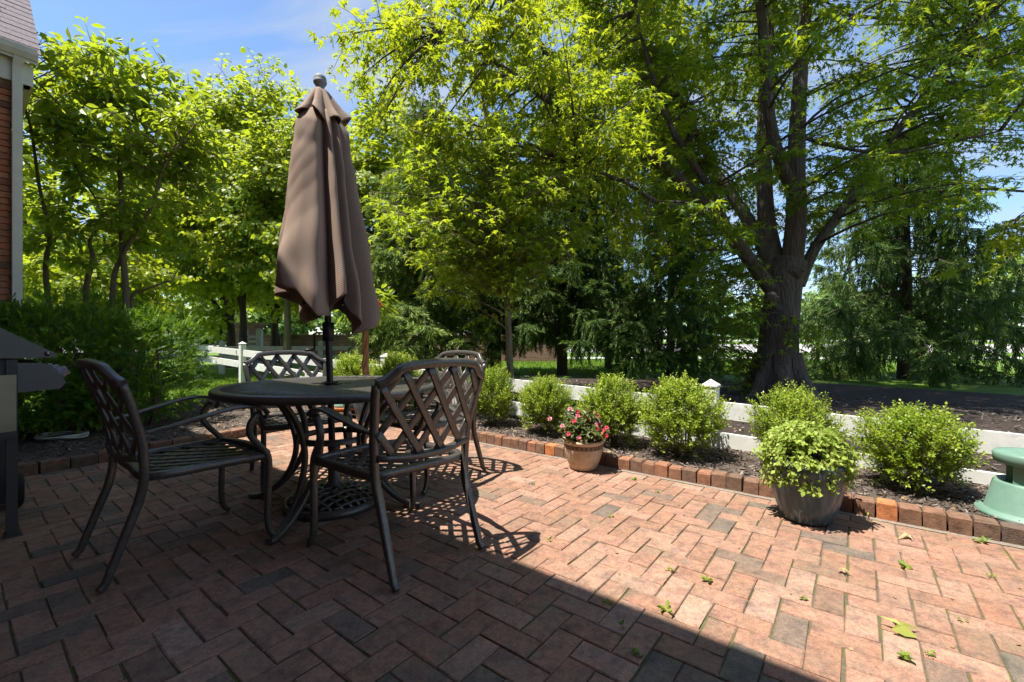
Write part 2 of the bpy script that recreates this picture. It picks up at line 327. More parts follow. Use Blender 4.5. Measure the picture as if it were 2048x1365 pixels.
# ---------------------------------------------------------------- mesh helpers
class MB:
    def __init__(self):
        self.V = []; self.F = []; self.T = []; self.n = 0; self.S = []
    def add(self, V, F, tint=0.5, smooth=False):
        V = np.asarray(V, float).reshape(-1, 3)
        F = np.asarray(F, int)
        if F.ndim == 1: F = F.reshape(1, -1)
        self.V.append(V); self.F.append(F + self.n); self.n += len(V)
        t = np.full(len(F), tint) if np.isscalar(tint) else np.asarray(tint)
        self.T.append(t); self.S.append(np.full(len(F), smooth))
        return self
    def box(self, c, size, rz=0.0, tilt=None, tint=0.5):
        hx, hy, hz = (s/2 for s in size)
        P = np.array([(x, y, z) for z in (-hz, hz) for y in (-hy, hy) for x in (-hx, hx)])
        if tilt is not None: P = P @ np.asarray(tilt).T
        cs, sn_ = math.cos(rz), math.sin(rz)
        P = P @ np.array([[cs, sn_, 0], [-sn_, cs, 0], [0, 0, 1]]) + np.asarray(c)
        return self.add(P, [(0, 2, 3, 1), (4, 5, 7, 6), (0, 1, 5, 4), (2, 6, 7, 3), (0, 4, 6, 2), (1, 3, 7, 5)], tint)
    def sweep(self, pts, wd, ht, up=(0, 0, 1), ch=0.28, tint=0.5, closed=False, smooth=True):
        P = np.asarray(pts, float); n = len(P)
        if closed:
            T = np.roll(P, -1, 0) - np.roll(P, 1, 0)
        else:
            T = np.gradient(P, axis=0)
        T /= np.linalg.norm(T, axis=1)[:, None] + 1e-12
        up = np.asarray(up, float)
        if up.ndim == 1: up = np.tile(up, (n, 1))
        S = np.cross(T, up); S /= np.linalg.norm(S, axis=1)[:, None] + 1e-12
        Q = np.cross(S, T)
        wd = np.broadcast_to(np.asarray(wd, float), n)/2; ht = np.broadcast_to(np.asarray(ht, float), n)/2
        k = 1 - ch
        prof = [(1, k), (k, 1), (-k, 1), (-1, k), (-1, -k), (-k, -1), (k, -1), (1, -k)]
        m = len(prof)
        V = np.concatenate([P[:, None, :] + S[:, None, :]*np.array([a for a, _ in prof])[None, :, None]*wd[:, None, None]
                            + Q[:, None, :]*np.array([b for _, b in prof])[None, :, None]*ht[:, None, None]], 0).reshape(-1, 3)
        F = []
        rows = n if closed else n-1
        for i in range(rows):
            for j in range(m):
                a = i*m+j; b = i*m+(j+1) % m
                c_ = ((i+1) % n)*m+(j+1) % m; d = ((i+1) % n)*m+j
                F.append((a, b, c_, d))
        self.add(V, F, tint, smooth)
        if not closed:
            b0 = self.n - len(V)
            self.F.append(np.array([list(range(m))[::-1]]) + b0); self.T.append(np.array([tint])); self.S.append(np.array([False]))
            self.F.append(np.array([list(range((n-1)*m, n*m))]) + b0); self.T.append(np.array([tint])); self.S.append(np.array([False]))
        return self
    def tube(self, pts, rad, sides=6, tint=0.5):
        P = np.asarray(pts, float); n = len(P)
        T = np.gradient(P, axis=0); T /= np.linalg.norm(T, axis=1)[:, None] + 1e-12
        ref = np.array([0.31, 0.17, 0.93]) if abs(T[0, 2]) < 0.8 else np.array([0.95, 0.2, 0.1])
        A = np.cross(T, ref); A /= np.linalg.norm(A, axis=1)[:, None] + 1e-12
        B = np.cross(T, A)
        rad = np.broadcast_to(np.asarray(rad, float), n)
        th = np.arange(sides)*2*math.pi/sides
        V = (P[:, None] + (A[:, None]*np.cos(th)[None, :, None] + B[:, None]*np.sin(th)[None, :, None])*rad[:, None, None]).reshape(-1, 3)
        i, j = np.meshgrid(np.arange(n-1), np.arange(sides), indexing='ij')
        a = i*sides+j; b = i*sides+(j+1) % sides
        F = np.stack([a, b, b+sides, a+sides], -1).reshape(-1, 4)
        self.add(V, F, tint, True)
        if sides > 3:
            b0 = self.n - len(V)
            self.F.append(np.array([list(range((n-1)*sides, n*sides))]) + b0); self.T.append(np.array([tint])); self.S.append(np.array([False]))
        return self
    def lathe(self, prof, segs=32, c=(0, 0, 0), tint=0.5, rfun=None, smooth=True):
        th = np.arange(segs)*2*math.pi/segs
        V = []
        for r, z in prof:
            rr = r*(rfun(th, z) if rfun else 1.0)
            V.append(np.stack([c[0]+rr*np.cos(th), c[1]+rr*np.sin(th), np.full(segs, c[2]+z)], -1))
        V = np.concatenate(V)
        k = len(prof)
        i, j = np.meshgrid(np.arange(k-1), np.arange(segs), indexing='ij')
        a = i*segs+j; b = i*segs+(j+1) % segs
        F = np.stack([a, b, b+segs, a+segs], -1).reshape(-1, 4)
        return self.add(V, F, tint, smooth)
    def leaves(self, tmpl, tf, C, D, Nn, S, tint):
        C = np.asarray(C); D = np.asarray(D); Nn = np.asarray(Nn); S = np.asarray(S)
        D = D/(np.linalg.norm(D, axis=1)[:, None]+1e-9)
        Nn = Nn - D*(Nn*D).sum(1)[:, None]; Nn = Nn/(np.linalg.norm(Nn, axis=1)[:, None]+1e-9)
        X = np.cross(D, Nn)
        t = np.asarray(tmpl, float); k = len(t)
        V = C[:, None] + S[:, None, None]*(t[None, :, 0:1]*X[:, None] + t[None, :, 1:2]*D[:, None] + t[None, :, 2:3]*Nn[:, None])
        tf = np.asarray(tf, int)
        F = (np.arange(len(C))[:, None, None]*k + tf[None]).reshape(-1, tf.shape[1])
        self.add(V.reshape(-1, 3), F, np.repeat(np.asarray(tint, float), len(tf)))
        return self
    def mesh(self, name, mat):
        me = bpy.data.meshes.new(name)
        V = np.concatenate(self.V)
        me.vertices.add(len(V)); me.vertices.foreach_set('co', V.astype(np.float32).ravel())
        loops = np.concatenate([f.ravel() for f in self.F])
        tot = np.concatenate([np.full(len(f), f.shape[1]) for f in self.F])
        st = np.concatenate([[0], np.cumsum(tot)[:-1]])
        me.loops.add(len(loops)); me.loops.foreach_set('vertex_index', loops.astype(np.int32))
        me.polygons.add(len(tot)); me.polygons.foreach_set('loop_start', st.astype(np.int32))
        me.polygons.foreach_set('use_smooth', np.concatenate(self.S).astype(bool))
        a = me.attributes.new('tint', 'FLOAT', 'FACE'); a.data.foreach_set('value', np.concatenate(self.T).astype(np.float32))
        me.update(calc_edges=True)
        me.materials.append(MATS[mat])
        return me
    def build(self, name, mat, parent=None, loc=None, rz=0.0):
        o = bpy.data.objects.new(name, self.mesh(name, mat)); col.objects.link(o)
        if parent is not None: o.parent = parent
        if loc is not None: o.location = loc
        if rz: o.rotation_euler = (0, 0, rz)
        return o
def inst(name, me, parent=None, loc=(0, 0, 0), rz=0.0):
    o = bpy.data.objects.new(name, me); col.objects.link(o); o.parent = parent; o.location = loc; o.rotation_euler = (0, 0, rz); return o
def tag(o, label=None, cat=None, group=None, kind=None):
    if label: o['label'] = label
    if cat: o['category'] = cat
    if group: o['group'] = group
    if kind: o['kind'] = kind
    return o
def empty(name, loc=(0, 0, 0), rz=0.0):
    o = bpy.data.objects.new(name, None); col.objects.link(o); o.location = loc; o.rotation_euler = (0, 0, rz); o.empty_display_size = 0.2
    return o
def copy_tree(o, parent=None):
    c = o.copy(); col.objects.link(c); c.parent = parent
    for ch in o.children: copy_tree(ch, c)
    return c
def cr_spline(pts, k=6):
    P = np.asarray(pts, float)
    Q = np.vstack([2*P[0]-P[1], P, 2*P[-1]-P[-2]])
    o = []
    for i in range(1, len(Q)-2):
        for t in np.arange(k)/k:
            o.append(0.5*((2*Q[i]) + (-Q[i-1]+Q[i+1])*t + (2*Q[i-1]-5*Q[i]+4*Q[i+1]-Q[i+2])*t*t + (-Q[i-1]+3*Q[i]-3*Q[i+1]+Q[i+2])*t**3))
    o.append(P[-1]); return np.array(o)
def sheet(name, corners, mat, z=None):
    mb = MB(); mb.add([(c[0], c[1], c[2] if z is None else z) for c in corners], [tuple(range(len(corners)))]); return mb.build(name, mat)
def unit(v): return v/(np.linalg.norm(v, axis=-1, keepdims=True)+1e-9)

# leaf shapes (x across, y along, z normal)
MAPLE = [(0, .30, .0), (0, 0, -.04), (.36, .06, -.06), (.13, .27, .02), (.56, .58, -.12), (.13, .47, .02), (0, 1.08, -.14),
         (-.13, .47, .02), (-.56, .58, -.12), (-.13, .27, .02), (-.36, .06, -.06)]
MAPLE_F = [(0, 1, 2), (0, 2, 3), (0, 3, 4), (0, 4, 5), (0, 5, 6), (0, 6, 7), (0, 7, 8), (0, 8, 9), (0, 9, 10), (0, 10, 1)]
OVAL = [(0, 0, 0), (.20, .28, .05), (.21, .62, .04), (0, 1, -.06), (-.21, .62, .04), (-.20, .28, .05), (0, .5, -.02)]
OVAL_F = [(0, 1, 6), (1, 2, 6), (2, 3, 6), (3, 4, 6), (4, 5, 6), (5, 0, 6)]
DIAM = [(0, 0, 0), (.36, .5, .07), (0, 1, -.05), (-.36, .5, .07)]
DIAM_F = [(0, 1, 2), (0, 2, 3)]
NEEDLE = [(0, 0, 0), (.13, .35, .0), (0, 1, -.05), (-.13, .35, .0)]
BROAD = [(-.28, 0.05, 0), (.28, .0, 0), (.42, .55, .06), (0, 1, -.08), (-.42, .5, .06)]
BROAD_F = [(0, 1, 2), (0, 2, 4), (2, 3, 4)]

# ================================================================ THE SETTING
def terr(y):
    return 0.0 if y < 32 else (0.046*(y-32) if y < 74 else 1.93 + 0.004*(y-74))
def build_ground():
    mb = MB()
    ys = [-60, -10, 0, 4, 8, 12, 18, 24, 28, 32, 38, 44, 50, 56, 62, 68, 74, 90, 140, 300, 900]
    xs = [-900, -300, -120, -60, -30, -15, -7, 0, 7, 15, 30, 60, 120, 300, 900]
    V = [(x, y, terr(y) - 0.045) for y in ys for x in xs]
    F = [(j*len(xs)+i, j*len(xs)+i+1, (j+1)*len(xs)+i+1, (j+1)*len(xs)+i) for j in range(len(ys)-1) for i in range(len(xs)-1)]
    mb.add(V, F, 0.5, True)
    tag(mb.build('lawn', 'lawn'), 'mown green lawn running back to the road', 'lawn', kind='structure')
build_ground()
def strip(name, y0, y1, mat, label, cat, lift=0.02):
    mb = MB(); ys = np.linspace(y0, y1, 5)
    xs = np.linspace(-160, 160, 9)
    V = [(x, y, terr(y)-0.045+lift) for y in ys for x in xs]
    F = [(j*9+i, j*9+i+1, (j+1)*9+i+1, (j+1)*9+i) for j in range(4) for i in range(8)]
    mb.add(V, F); tag(mb.build(name, mat), label, cat, kind='structure')
strip('footpath', 25.2, 28.2, 'sidewalk', 'pale concrete footpath crossing the far lawn', 'footpath')
strip('road', 34.5, 46.5, 'asphalt', 'sun bleached grey road beyond the lawn', 'road')
strip('far_verge_path', 53.5, 56.5, 'sidewalk', 'far pale concrete path on the other side of the road', 'footpath')

# planting beds (mulch), slightly domed sheets
def bed(name, poly, z, label, mat='mulch'):
    mb = MB(); mb.add([(x, y, z) for x, y in poly], [tuple(range(len(poly)))])
    return tag(mb.build(name, mat), label, 'planting bed', kind='structure')
p2 = lambda s, n: sn(s, n)[:2]
bed('shrub_bed', [p2(-5.2, 3.30), p2(9, 3.30), p2(9, 4.25), p2(-7.6, 4.25)], 0.055, 'brown mulch bed with clipped shrubs between patio edging and fence')
bed('tree_bed', [p2(-7.6, 4.25), p2(9, 4.25), p2(9, 8.2), p2(5, 11), p2(-1, 12.2), p2(-6, 9.5), p2(-9.0, 6.2)], 0.054, 'mulch under the trees beyond the white fence, coloured dark for their shade', 'shaded_mulch')
bed('hedge_bed', [p2(-4.85, -0.4), p2(-5.12, 3.32), p2(-7.5, 4.3), p2(-8.6, 3.2), p2(-9.0, 1.0), p2(-7.0, 0.2), p2(-7.0, -0.4)], 0.050, 'mulch bed under the dark yew hedge')

# ---- patio: joint bed, herringbone bricks
def s_left(n): return -4.79 - 0.125*n
patio = sheet('patio', [sn(s_left(-0.5), -0.5), sn(8, -0.5), sn(8, 3.26), sn(s_left(3.26), 3.26)], 'joint_sand', -0.0065)
tag(patio, 'red brick patio laid in herringbone', 'patio', kind='structure')
mort = sheet('mortar_joint', [sn(-5.05, 3.195, -0.003), sn(8, 3.195, -0.003), sn(8, 3.25, -0.003), sn(-5.05, 3.25, -0.003)], 'mortar_strip')
mort.parent = patio
W = 0.0985; S0, N0 = -0.82, 1.311
def brick_verts(l, wd, seed):
    r = np.random.default_rng(seed)
    g = 0.0014 + r.random()*0.0018
    hx, hy = l/2-g, wd/2-g
    def ring(ix, z, jit):
        p = np.array([(-hx+ix, -hy+ix, z), (hx-ix, -hy+ix, z), (hx-ix, hy-ix, z), (-hx+ix, hy-ix, z)])
        p[:, :2] += r.normal(0, jit, (4, 2)); p[:, 2] += r.normal(0, jit*0.5, 4)
        return p
    V = np.vstack([ring(0, -0.05, 0), ring(0, -0.0035, 0.0012), ring(0.0034, 0, 0.0008)])
    F = [(0, 1, 5, 4), (1, 2, 6, 5), (2, 3, 7, 6), (3, 0, 4, 7), (4, 5, 9, 8), (5, 6, 10, 9), (6, 7, 11, 10), (7, 4, 8, 11), (8, 9, 10, 11)]
    return V, F
bricks = []
for i in range(-50, 92):
    for j in range(-20, 21):
        d = (i+j) % 4
        if d == 0: s0, s1, n0, n1 = i, i+2, j, j+1
        elif d == 2: s0, s1, n0, n1 = i, i+1, j, j+2
        else: continue
        s0, s1 = S0+s0*W, S0+s1*W; n0, n1 = N0+n0*W, N0+n1*W
        horiz = d == 0
        if n0 >= 3.18 or n1 < -0.48 or s0 > 7.6: continue
        n1c = min(n1, 3.205); sl = s_left((n0+n1)/2)
        if s1 < sl+0.05: continue
        s0c = max(s0, sl)
        if n1c-n0 < 0.025 or s1-s0c < 0.025: continue
        bricks.append((s0c, s1, n0, n1c, horiz))
def seen(x, y):
    if y < 0.9: return 0
    px = 1024+880*x/y; py = 682+880/y
    if px < -60 or px > 2110 or py > 1420: return 0
    return 1.0/y**3
items = []
for b in bricks:
    cs, cn_ = (b[0]+b[1])/2, (b[2]+b[3])/2
    x, y, _ = sn(cs, cn_)
    items.append((seen(x, y), b, x, y, cs, cn_))
items.sort(key=lambda q: -q[0])
VARS = {}
field = MB()
def brick_tint(cs, cn_):
    t = min(1.0, max(0.16, random.gauss(0.62, 0.17)))
    if random.random() < 0.10: t = random.uniform(0.06, 0.26)
    return t
for k, (sc_, b, x, y, cs, cn_) in enumerate(items):
    l, wd = b[1]-b[0], b[3]-b[2]
    rz = SN_ANG + random.gauss(0, 0.007); dz = random.gauss(0, 0.0008)
    tx, ty = random.gauss(0, 0.003), random.gauss(0, 0.003)
    jx, jy = random.gauss(0, 0.0012), random.gauss(0, 0.0012)
    t = brick_tint(cs, cn_)
    if k < 300 and sc_ > 0:
        full = abs(l*wd - 2*W*W) < 1e-5
        key = (round(l, 3), round(wd, 3), random.randrange(6) if full else k)
        if key not in VARS:
            V, F = brick_verts(l, wd, hash(key) & 0xffff)
            VARS[key] = MB().add(V, F).mesh('brick', 'paver')
        o = inst('brick', VARS[key], patio, (x+jx, y+jy, dz), rz); o.rotation_euler = (tx, ty, rz); o.color = (t, t, t, 1)
    else:
        V, F = brick_verts(l, wd, k)
        V[:, 2] += V[:, 0]*ty + V[:, 1]*tx + dz
        c, s_ = math.cos(rz), math.sin(rz)
        V = np.stack([V[:, 0]*c-V[:, 1]*s_+x+jx, V[:, 0]*s_+V[:, 1]*c+y+jy, V[:, 2]], -1)
        field.add(V, F, t)
fo = field.build('brick_field', 'paver_field', patio); fo['kind'] = 'stuff'

# ---- raised brick edging
edging = empty('brick_edging', sn(-5.1, 3.28))
tag(edging, 'low kerb of upright bricks around the patio', 'edging', kind='structure')
edging_inv = Vector(edging.location)
def edge_brick(s, n, rz, l, t, dz=0.0):
    r = np.random.default_rng(random.randrange(10**6))
    hx, hy, h = l/2-0.0035, 0.048, 0.088+dz
    def ring(ix, z):
        p = np.array([(-hx+ix, -hy+ix, z), (hx-ix, -hy+ix, z), (hx-ix, hy-ix, z), (-hx+ix, hy-ix, z)]); p += r.normal(0, 0.0018, (4, 3)); return p
    V = np.vstack([ring(0, -0.05), ring(0, h-0.009), ring(0.008, h)])
    F = [(0, 1, 5, 4), (1, 2, 6, 5), (2, 3, 7, 6), (3, 0, 4, 7), (4, 5, 9, 8), (5, 6, 10, 9), (6, 7, 11, 10), (7, 4, 8, 11), (8, 9, 10, 11)]
    x, y, _ = sn(s, n)
    o = inst('brick', MB().add(V, F).mesh('brick', 'edging_brick'), edging, (x-edging_inv.x, y-edging_inv.y, 0), rz)
    o.color = (t, t, t, 1)
s = -5.05
while s < 3.6:
    l = 0.098 + random.uniform(-0.004, 0.004)
    t = min(1, max(0, random.gauss(0.5, 0.2)))
    x, y, _ = sn(s, 3.28)
    if abs(1024+880*x/y - 1110) < 9: t = 1.0
    edge_brick(s, 3.285+random.gauss(0, 0.003), SN_ANG+random.gauss(0, 0.015), l, t, random.gauss(0, 0.003)); s += l
n_ = -0.35
while n_ < 3.2:
    l = 0.17 + random.uniform(-0.006, 0.006)
    edge_brick(s_left(n_)-0.055, n_, SN_ANG+R(90)+0.124+random.gauss(0, 0.012), l, min(0.8, max(0, random.gauss(0.42, 0.15))), random.gauss(0, 0.004)); n_ += l

# ================================================================ HOUSE
house = empty('brick_house', sn(-7.05, 0.486))
tag(house, 'red brick house with cream trim and grey shingle roof behind the hedge', 'house')
def hchild(mb, name, mat, parent=None):
    o = mb.build(name, mat); par = parent or house
    o.parent = par; o.location = -Vector(house.location) if parent is None else Vector((0, 0, 0)); return o
def prism_sn(mb, s0, s1, n0, n1, z0, z1):
    P = [sn(s0, n0), sn(s1, n0), sn(s1, n1), sn(s0, n1)]
    V = [(x, y, z) for z in (z0, z1) for x, y, _ in P]
    mb.add(V, [(0, 3, 2, 1), (4, 5, 6, 7), (0, 1, 5, 4), (1, 2, 6, 5), (2, 3, 7, 6), (3, 0, 4, 7)])
SW = -7.05; NW = 0.486
# wing walls (core set back behind the built bricks)
mb = MB(); prism_sn(mb, SW-2.8, SW-0.03, -6, NW-0.03, -0.05, 3.75); hchild(mb, 'mortar', 'mortar')
mb = MB(); prism_sn(mb, SW-2.8, SW-0.012, -6, NW-1.6, -0.05, 3.75); hchild(mb, 'side_wall', 'house_wall')
mb = MB(); prism_sn(mb, SW-2.75, SW-0.7, NW-0.5, NW-0.008, -0.05, 3.75); hchild(mb, 'end_wall', 'house_wall')
mb = MB(); prism_sn(mb, SW-0.012, 9.0, -6, -0.5, -0.05, 4.75); hchild(mb, 'patio_wall', 'house_wall')
CH = 0.0677
bm_full = {}
def wall_brick(along, c0, c1, z, t):
    key = (along, round(c1-c0, 3))
    if key not in bm_full:
        m_ = MB(); m_.box((0, 0, 0), ((c1-c0)-0.010, 0.09, CH-0.010)); bm_full[key] = m_.mesh('brick', 'house_brick')
    cc = (c0+c1)/2
    if along == 'n': x, y, _ = sn(SW-0.047, cc); rz = SN_ANG+R(90)
    else: x, y, _ = sn(cc, NW-0.047); rz = SN_ANG
    o = inst('brick', bm_full[key], house, (x-house.location.x, y-house.location.y, z+CH/2), rz); o.color = (t, t, t, 1)
for k in range(14, 55):
    z = k*CH
    if z+CH > 3.76: break
    c = NW - (0.0 if k % 2 else 0.0)
    first = 0.2 if k % 2 else 0.1
    c1 = NW
    ln = first
    while c1 > NW-0.62:
        t = min(1, max(0, random.gauss(0.6, 0.2)))
        if random.random() < 0.1: t = 0.05
        wall_brick('n', c1-ln, c1, z, t); c1 -= ln; ln = 0.203
# eave: frieze, gutter, downspout, roof
mb = MB(); prism_sn(mb, SW-0.10, SW+0.03, -6, NW+0.05, 3.75, 3.99); hchild(mb, 'frieze_board', 'trim_white')
mb = MB(); prism_sn(mb, SW-2.85, SW+0.02, NW+0.004, NW+0.07, 3.75, 3.97); hchild(mb, 'rake_return', 'trim_white')
mb = MB()
gp = [(0.0, 0.0), (0.085, 0.0), (0.115, 0.05), (0.12, 0.11), (0.0, 0.11)]
V = []; 
for nn in (-6.0, NW+0.09):
    V += [sn(SW+0.035+a, nn, 4.0+b) for a, b in gp]
mb.add(V, [(i, (i+1) % 5, 5+(i+1) % 5, 5+i) for i in range(5)]); mb.add(V[5:], [(0, 1, 2, 3, 4)])
hchild(mb, 'gutter', 'trim_white')
mb = MB()
dpx, dpy, _ = sn(SW+0.045, NW-0.05)
for dxx in (0,):
    mb.sweep([(dpx, dpy, 0.1), (dpx, dpy, 1.2), (dpx, dpy, 2.6), (dpx, dpy, 3.80), sn(SW+0.05, NW-0.05, 3.9), sn(SW+0.09, NW-0.04, 4.02)], 0.075, 0.058, up=(U[0], U[1], 0), ch=0.12, smooth=False)
ds = hchild(mb, 'downspout', 'trim_white')
for zz_ in (1.28, 3.2):
    m2 = MB(); m2.sweep([(dpx, dpy, zz_), (dpx, dpy, zz_+0.03)], 0.083, 0.066, up=(U[0], U[1], 0), ch=0.1, smooth=False)
    m2.build('strap', 'trim_white', ds)
# roof of the wing: sloping up towards -s, each shingle course a strip of its own
mb = MB()
def roofpt(d, n, lift=0.0):   # d: horizontal distance up the slope from the eave
    return sn(SW+0.10-d, n, 4.09+d*1.0+lift)
V = [roofpt(0, -6), roofpt(0, NW+0.10), roofpt(1.45, NW+0.10), roofpt(1.45, -6)]
V2 = [(x, y, z-0.12) for x, y, z in V]
mb.add(V+V2, [(0, 1, 2, 3), (7, 6, 5, 4), (0, 4, 5, 1), (1, 5, 6, 2), (2, 6, 7, 3), (3, 7, 4, 0)])
roof = hchild(mb, 'roof', 'trim_white')
for k in range(14):
    mb = MB(); d0 = k*0.1-0.02; d1 = d0+0.125
    c1 = NW+0.12; 
    while c1 > NW-1.6:
        ln = random.uniform(0.16, 0.32); li = random.uniform(0.010, 0.018)
        V = [roofpt(d0, c1, li), roofpt(d0, c1-ln+0.003, li), roofpt(d1, c1-ln+0.003, 0.006), roofpt(d1, c1, 0.006)]
        Vb = [roofpt(d0, c1, 0.001), roofpt(d0, c1-ln+0.003, 0.001)]
        mb.add(V+Vb, [(0, 1, 2, 3)[::-1], ], 0.5); mb.add([V[0], V[1], Vb[1], Vb[0]], [(0, 1, 2, 3)]); mb.add([V[0], V[3], Vb[0]], [(0, 1, 2)])
        c1 -= ln
    V = [roofpt(d0, c1, 0.014), roofpt(d0, -6, 0.014), roofpt(d1, -6, 0.006), roofpt(d1, c1, 0.006)]
    mb.add(V, [(3, 2, 1, 0)])
    o = mb.build('shingle', 'shingle', roof)
mb = MB(); V = [roofpt(1.38, -6, 0.012), roofpt(1.38, NW+0.12, 0.012), roofpt(1.46, NW+0.12, 0.012), roofpt(1.46, -6, 0.012)]
mb.add(V, [(0, 1, 2, 3)]); mb.build('ridge_shingles', 'shingle', roof)
mb = MB(); V = [roofpt(1.46, -6), roofpt(1.46, NW+0.1), sn(SW-2.9, NW+0.1, 4.0), sn(SW-2.9, -6, 4.0)]
mb.add(V, [(0, 1, 2, 3)]); mb.build('back_slope', 'shingle', roof)
mb = MB(); V = [sn(SW, NW-0.02, 3.75), sn(SW-1.36, NW-0.02, 5.35), sn(SW-2.8, NW-0.02, 3.75)]; mb.add(V, [(0, 1, 2)]); hchild(mb, 'gable', 'trim_white')
# roof over the patio wall: its eave throws the broad shadow over the patio
mb = MB(); V = [sn(SW-0.05, 0.05, 4.87), sn(9.2, 0.05, 4.87), sn(9.2, -6, 8.4), sn(SW-0.05, -6, 8.4)]; V2 = [(x, y, z-0.14) for x, y, z in V]
mb.add(V+V2, [(0, 1, 2, 3), (7, 6, 5, 4), (0, 4, 5, 1), (1, 5, 6, 2), (2, 6, 7, 3), (3, 7, 4, 0)]); hchild(mb, 'patio_roof', 'shingle')

# ================================================================ FENCES
fence = empty('rail_fence', sn(-1.03, 4.2))
tag(fence, 'white two rail timber fence with pointed post caps behind the clipped shrubs', 'fence')
FO = Vector(fence.location)
def fz(s): return -0.0322*(s+0.911)
posts_s = [1.75, -1.028, -5.79, -11.27, -14.34]
def fence_post(par, off, x, y, z0, z1, wd, rz, mat):
    mb = MB(); mb.box((x-off.x, y-off.y, (z0+z1-0.075)/2), (wd, wd, z1-0.075-z0), rz)
    o = mb.build('post', mat, par)
    mb = MB(); h = wd/2+0.008
    c, s_ = math.cos(rz), math.sin(rz)
    V = [(a*c-b*s_+x-off.x, a*s_+b*c+y-off.y, z1-0.066) for a, b in ((-h, -h), (h, -h), (h, h), (-h, h))] 
    V += [(p[0], p[1], z1-0.052) for p in V] + [(x-off.x, y-off.y, z1)]
    mb.add(V, [(0, 1, 5, 4), (1, 2, 6, 5), (2, 3, 7, 6), (3, 0, 4, 7), (3, 2, 1, 0)]); mb.add(V, [(4, 5, 8), (5, 6, 8), (6, 7, 8), (7, 4, 8)])
    mb.build('cap', mat, o)
for s in posts_s:
    x, y, _ = sn(s, 4.2); fence_post(fence, FO, x, y, -0.05, 0.657+fz(s), 0.118, SN_ANG, 'painted_white')
segs = list(zip(posts_s[:-1], posts_s[1:])) + [(-14.34, -17.0)]
for a, b in segs:
    for zt, hh in ((0.463, 0.148), (0.191, 0.150)):
        a2, b2 = a-0.05, b+0.05
        mb = MB(); t = 0.02
        V = []
        for s in (a2, b2):
            z1 = zt+fz(s); z0 = z1-hh
            for nn, zc in ((4.2-t, z0), (4.2+t, z0), (4.2+t, z1), (4.2-t, z1)):
                x, y, _ = sn(s, nn); V.append((x-FO.x, y-FO.y, zc))
        mb.add(V, [(0, 1, 5, 4), (1, 2, 6, 5), (2, 3, 7, 6), (3, 0, 4, 7), (0, 3, 2, 1), (4, 5, 6, 7)])
        mb.build('rail', 'painted_white', fence)
fence2 = empty('rail_fence', (-6, 13.5, 0))
tag(fence2, 'shaded greyish two rail fence running level behind the table umbrella', 'fence')
for x in (-11.9, -8.9, -5.88, -2.9):
    fence_post(fence2, Vector(fence2.location), x, 13.5, -0.05, 1.02, 0.13, 0.25, 'shaded_white')
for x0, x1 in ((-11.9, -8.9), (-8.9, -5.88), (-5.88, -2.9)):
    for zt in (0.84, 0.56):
        mb = MB(); mb.box(((x0+x1)/2+6, 0, zt-0.06), (x1-x0-0.12, 0.04, 0.12)); mb.build('rail', 'shaded_white', fence2)
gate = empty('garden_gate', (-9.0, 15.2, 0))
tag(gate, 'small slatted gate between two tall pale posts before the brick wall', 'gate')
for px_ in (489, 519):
    x = (px_-1024)/880*15.2; fence_post(gate, Vector(gate.location), x, 15.2, -0.05, 1.45, 0.17, 0.1, 'shaded_white')
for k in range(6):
    mb = MB(); mb.box(((504-1024)/880*15.2+9.0, 0, 0.32+k*0.165), (0.36, 0.03, 0.085)); mb.build('slat', 'shaded_white', gate)
wall = empty('garden_wall', (-5, 22, 0)); tag(wall, 'low brown brick garden wall behind the trees', 'wall')
mb = MB(); mb.box((-0.2, 0, 0.6), (15.2, 0.3, 1.3)); mb.build('wall', 'garden_wall', wall)
mb = MB(); mb.box((-0.2, 0, 1.29), (15.4, 0.42, 0.08)); mb.build('coping', 'garden_wall', wall)
pier = empty('brick_pier', (-12.2, 20.4, 0)); tag(pier, 'taller square brick pier ending the garden wall near the gate', 'pier')
mb = MB(); mb.box((0, 0, 0.85), (0.95, 0.7, 1.8)); mb.build('shaft', 'garden_wall', pier)
mb = MB(); mb.box((0, 0, 1.8), (1.1, 0.85, 0.1)); mb.build('coping', 'garden_wall', pier)
for i, (dy, dz) in enumerate(((0, 8.3), (1.2, 7.4))):
    P = [(x, 58+dy, dz+terr(58)-0.0+0.00045*(x-25)**2-0.6) for x in np.linspace(-40, 90, 40)]
    tag(MB().tube(P, 0.02, 5).build('utility_wire', 'wire_black'), ['upper thin black overhead wire crossing behind the maple trunk', 'lower thin black overhead wire crossing behind the maple trunk'][i], 'wire', 'overhead wires along the road')

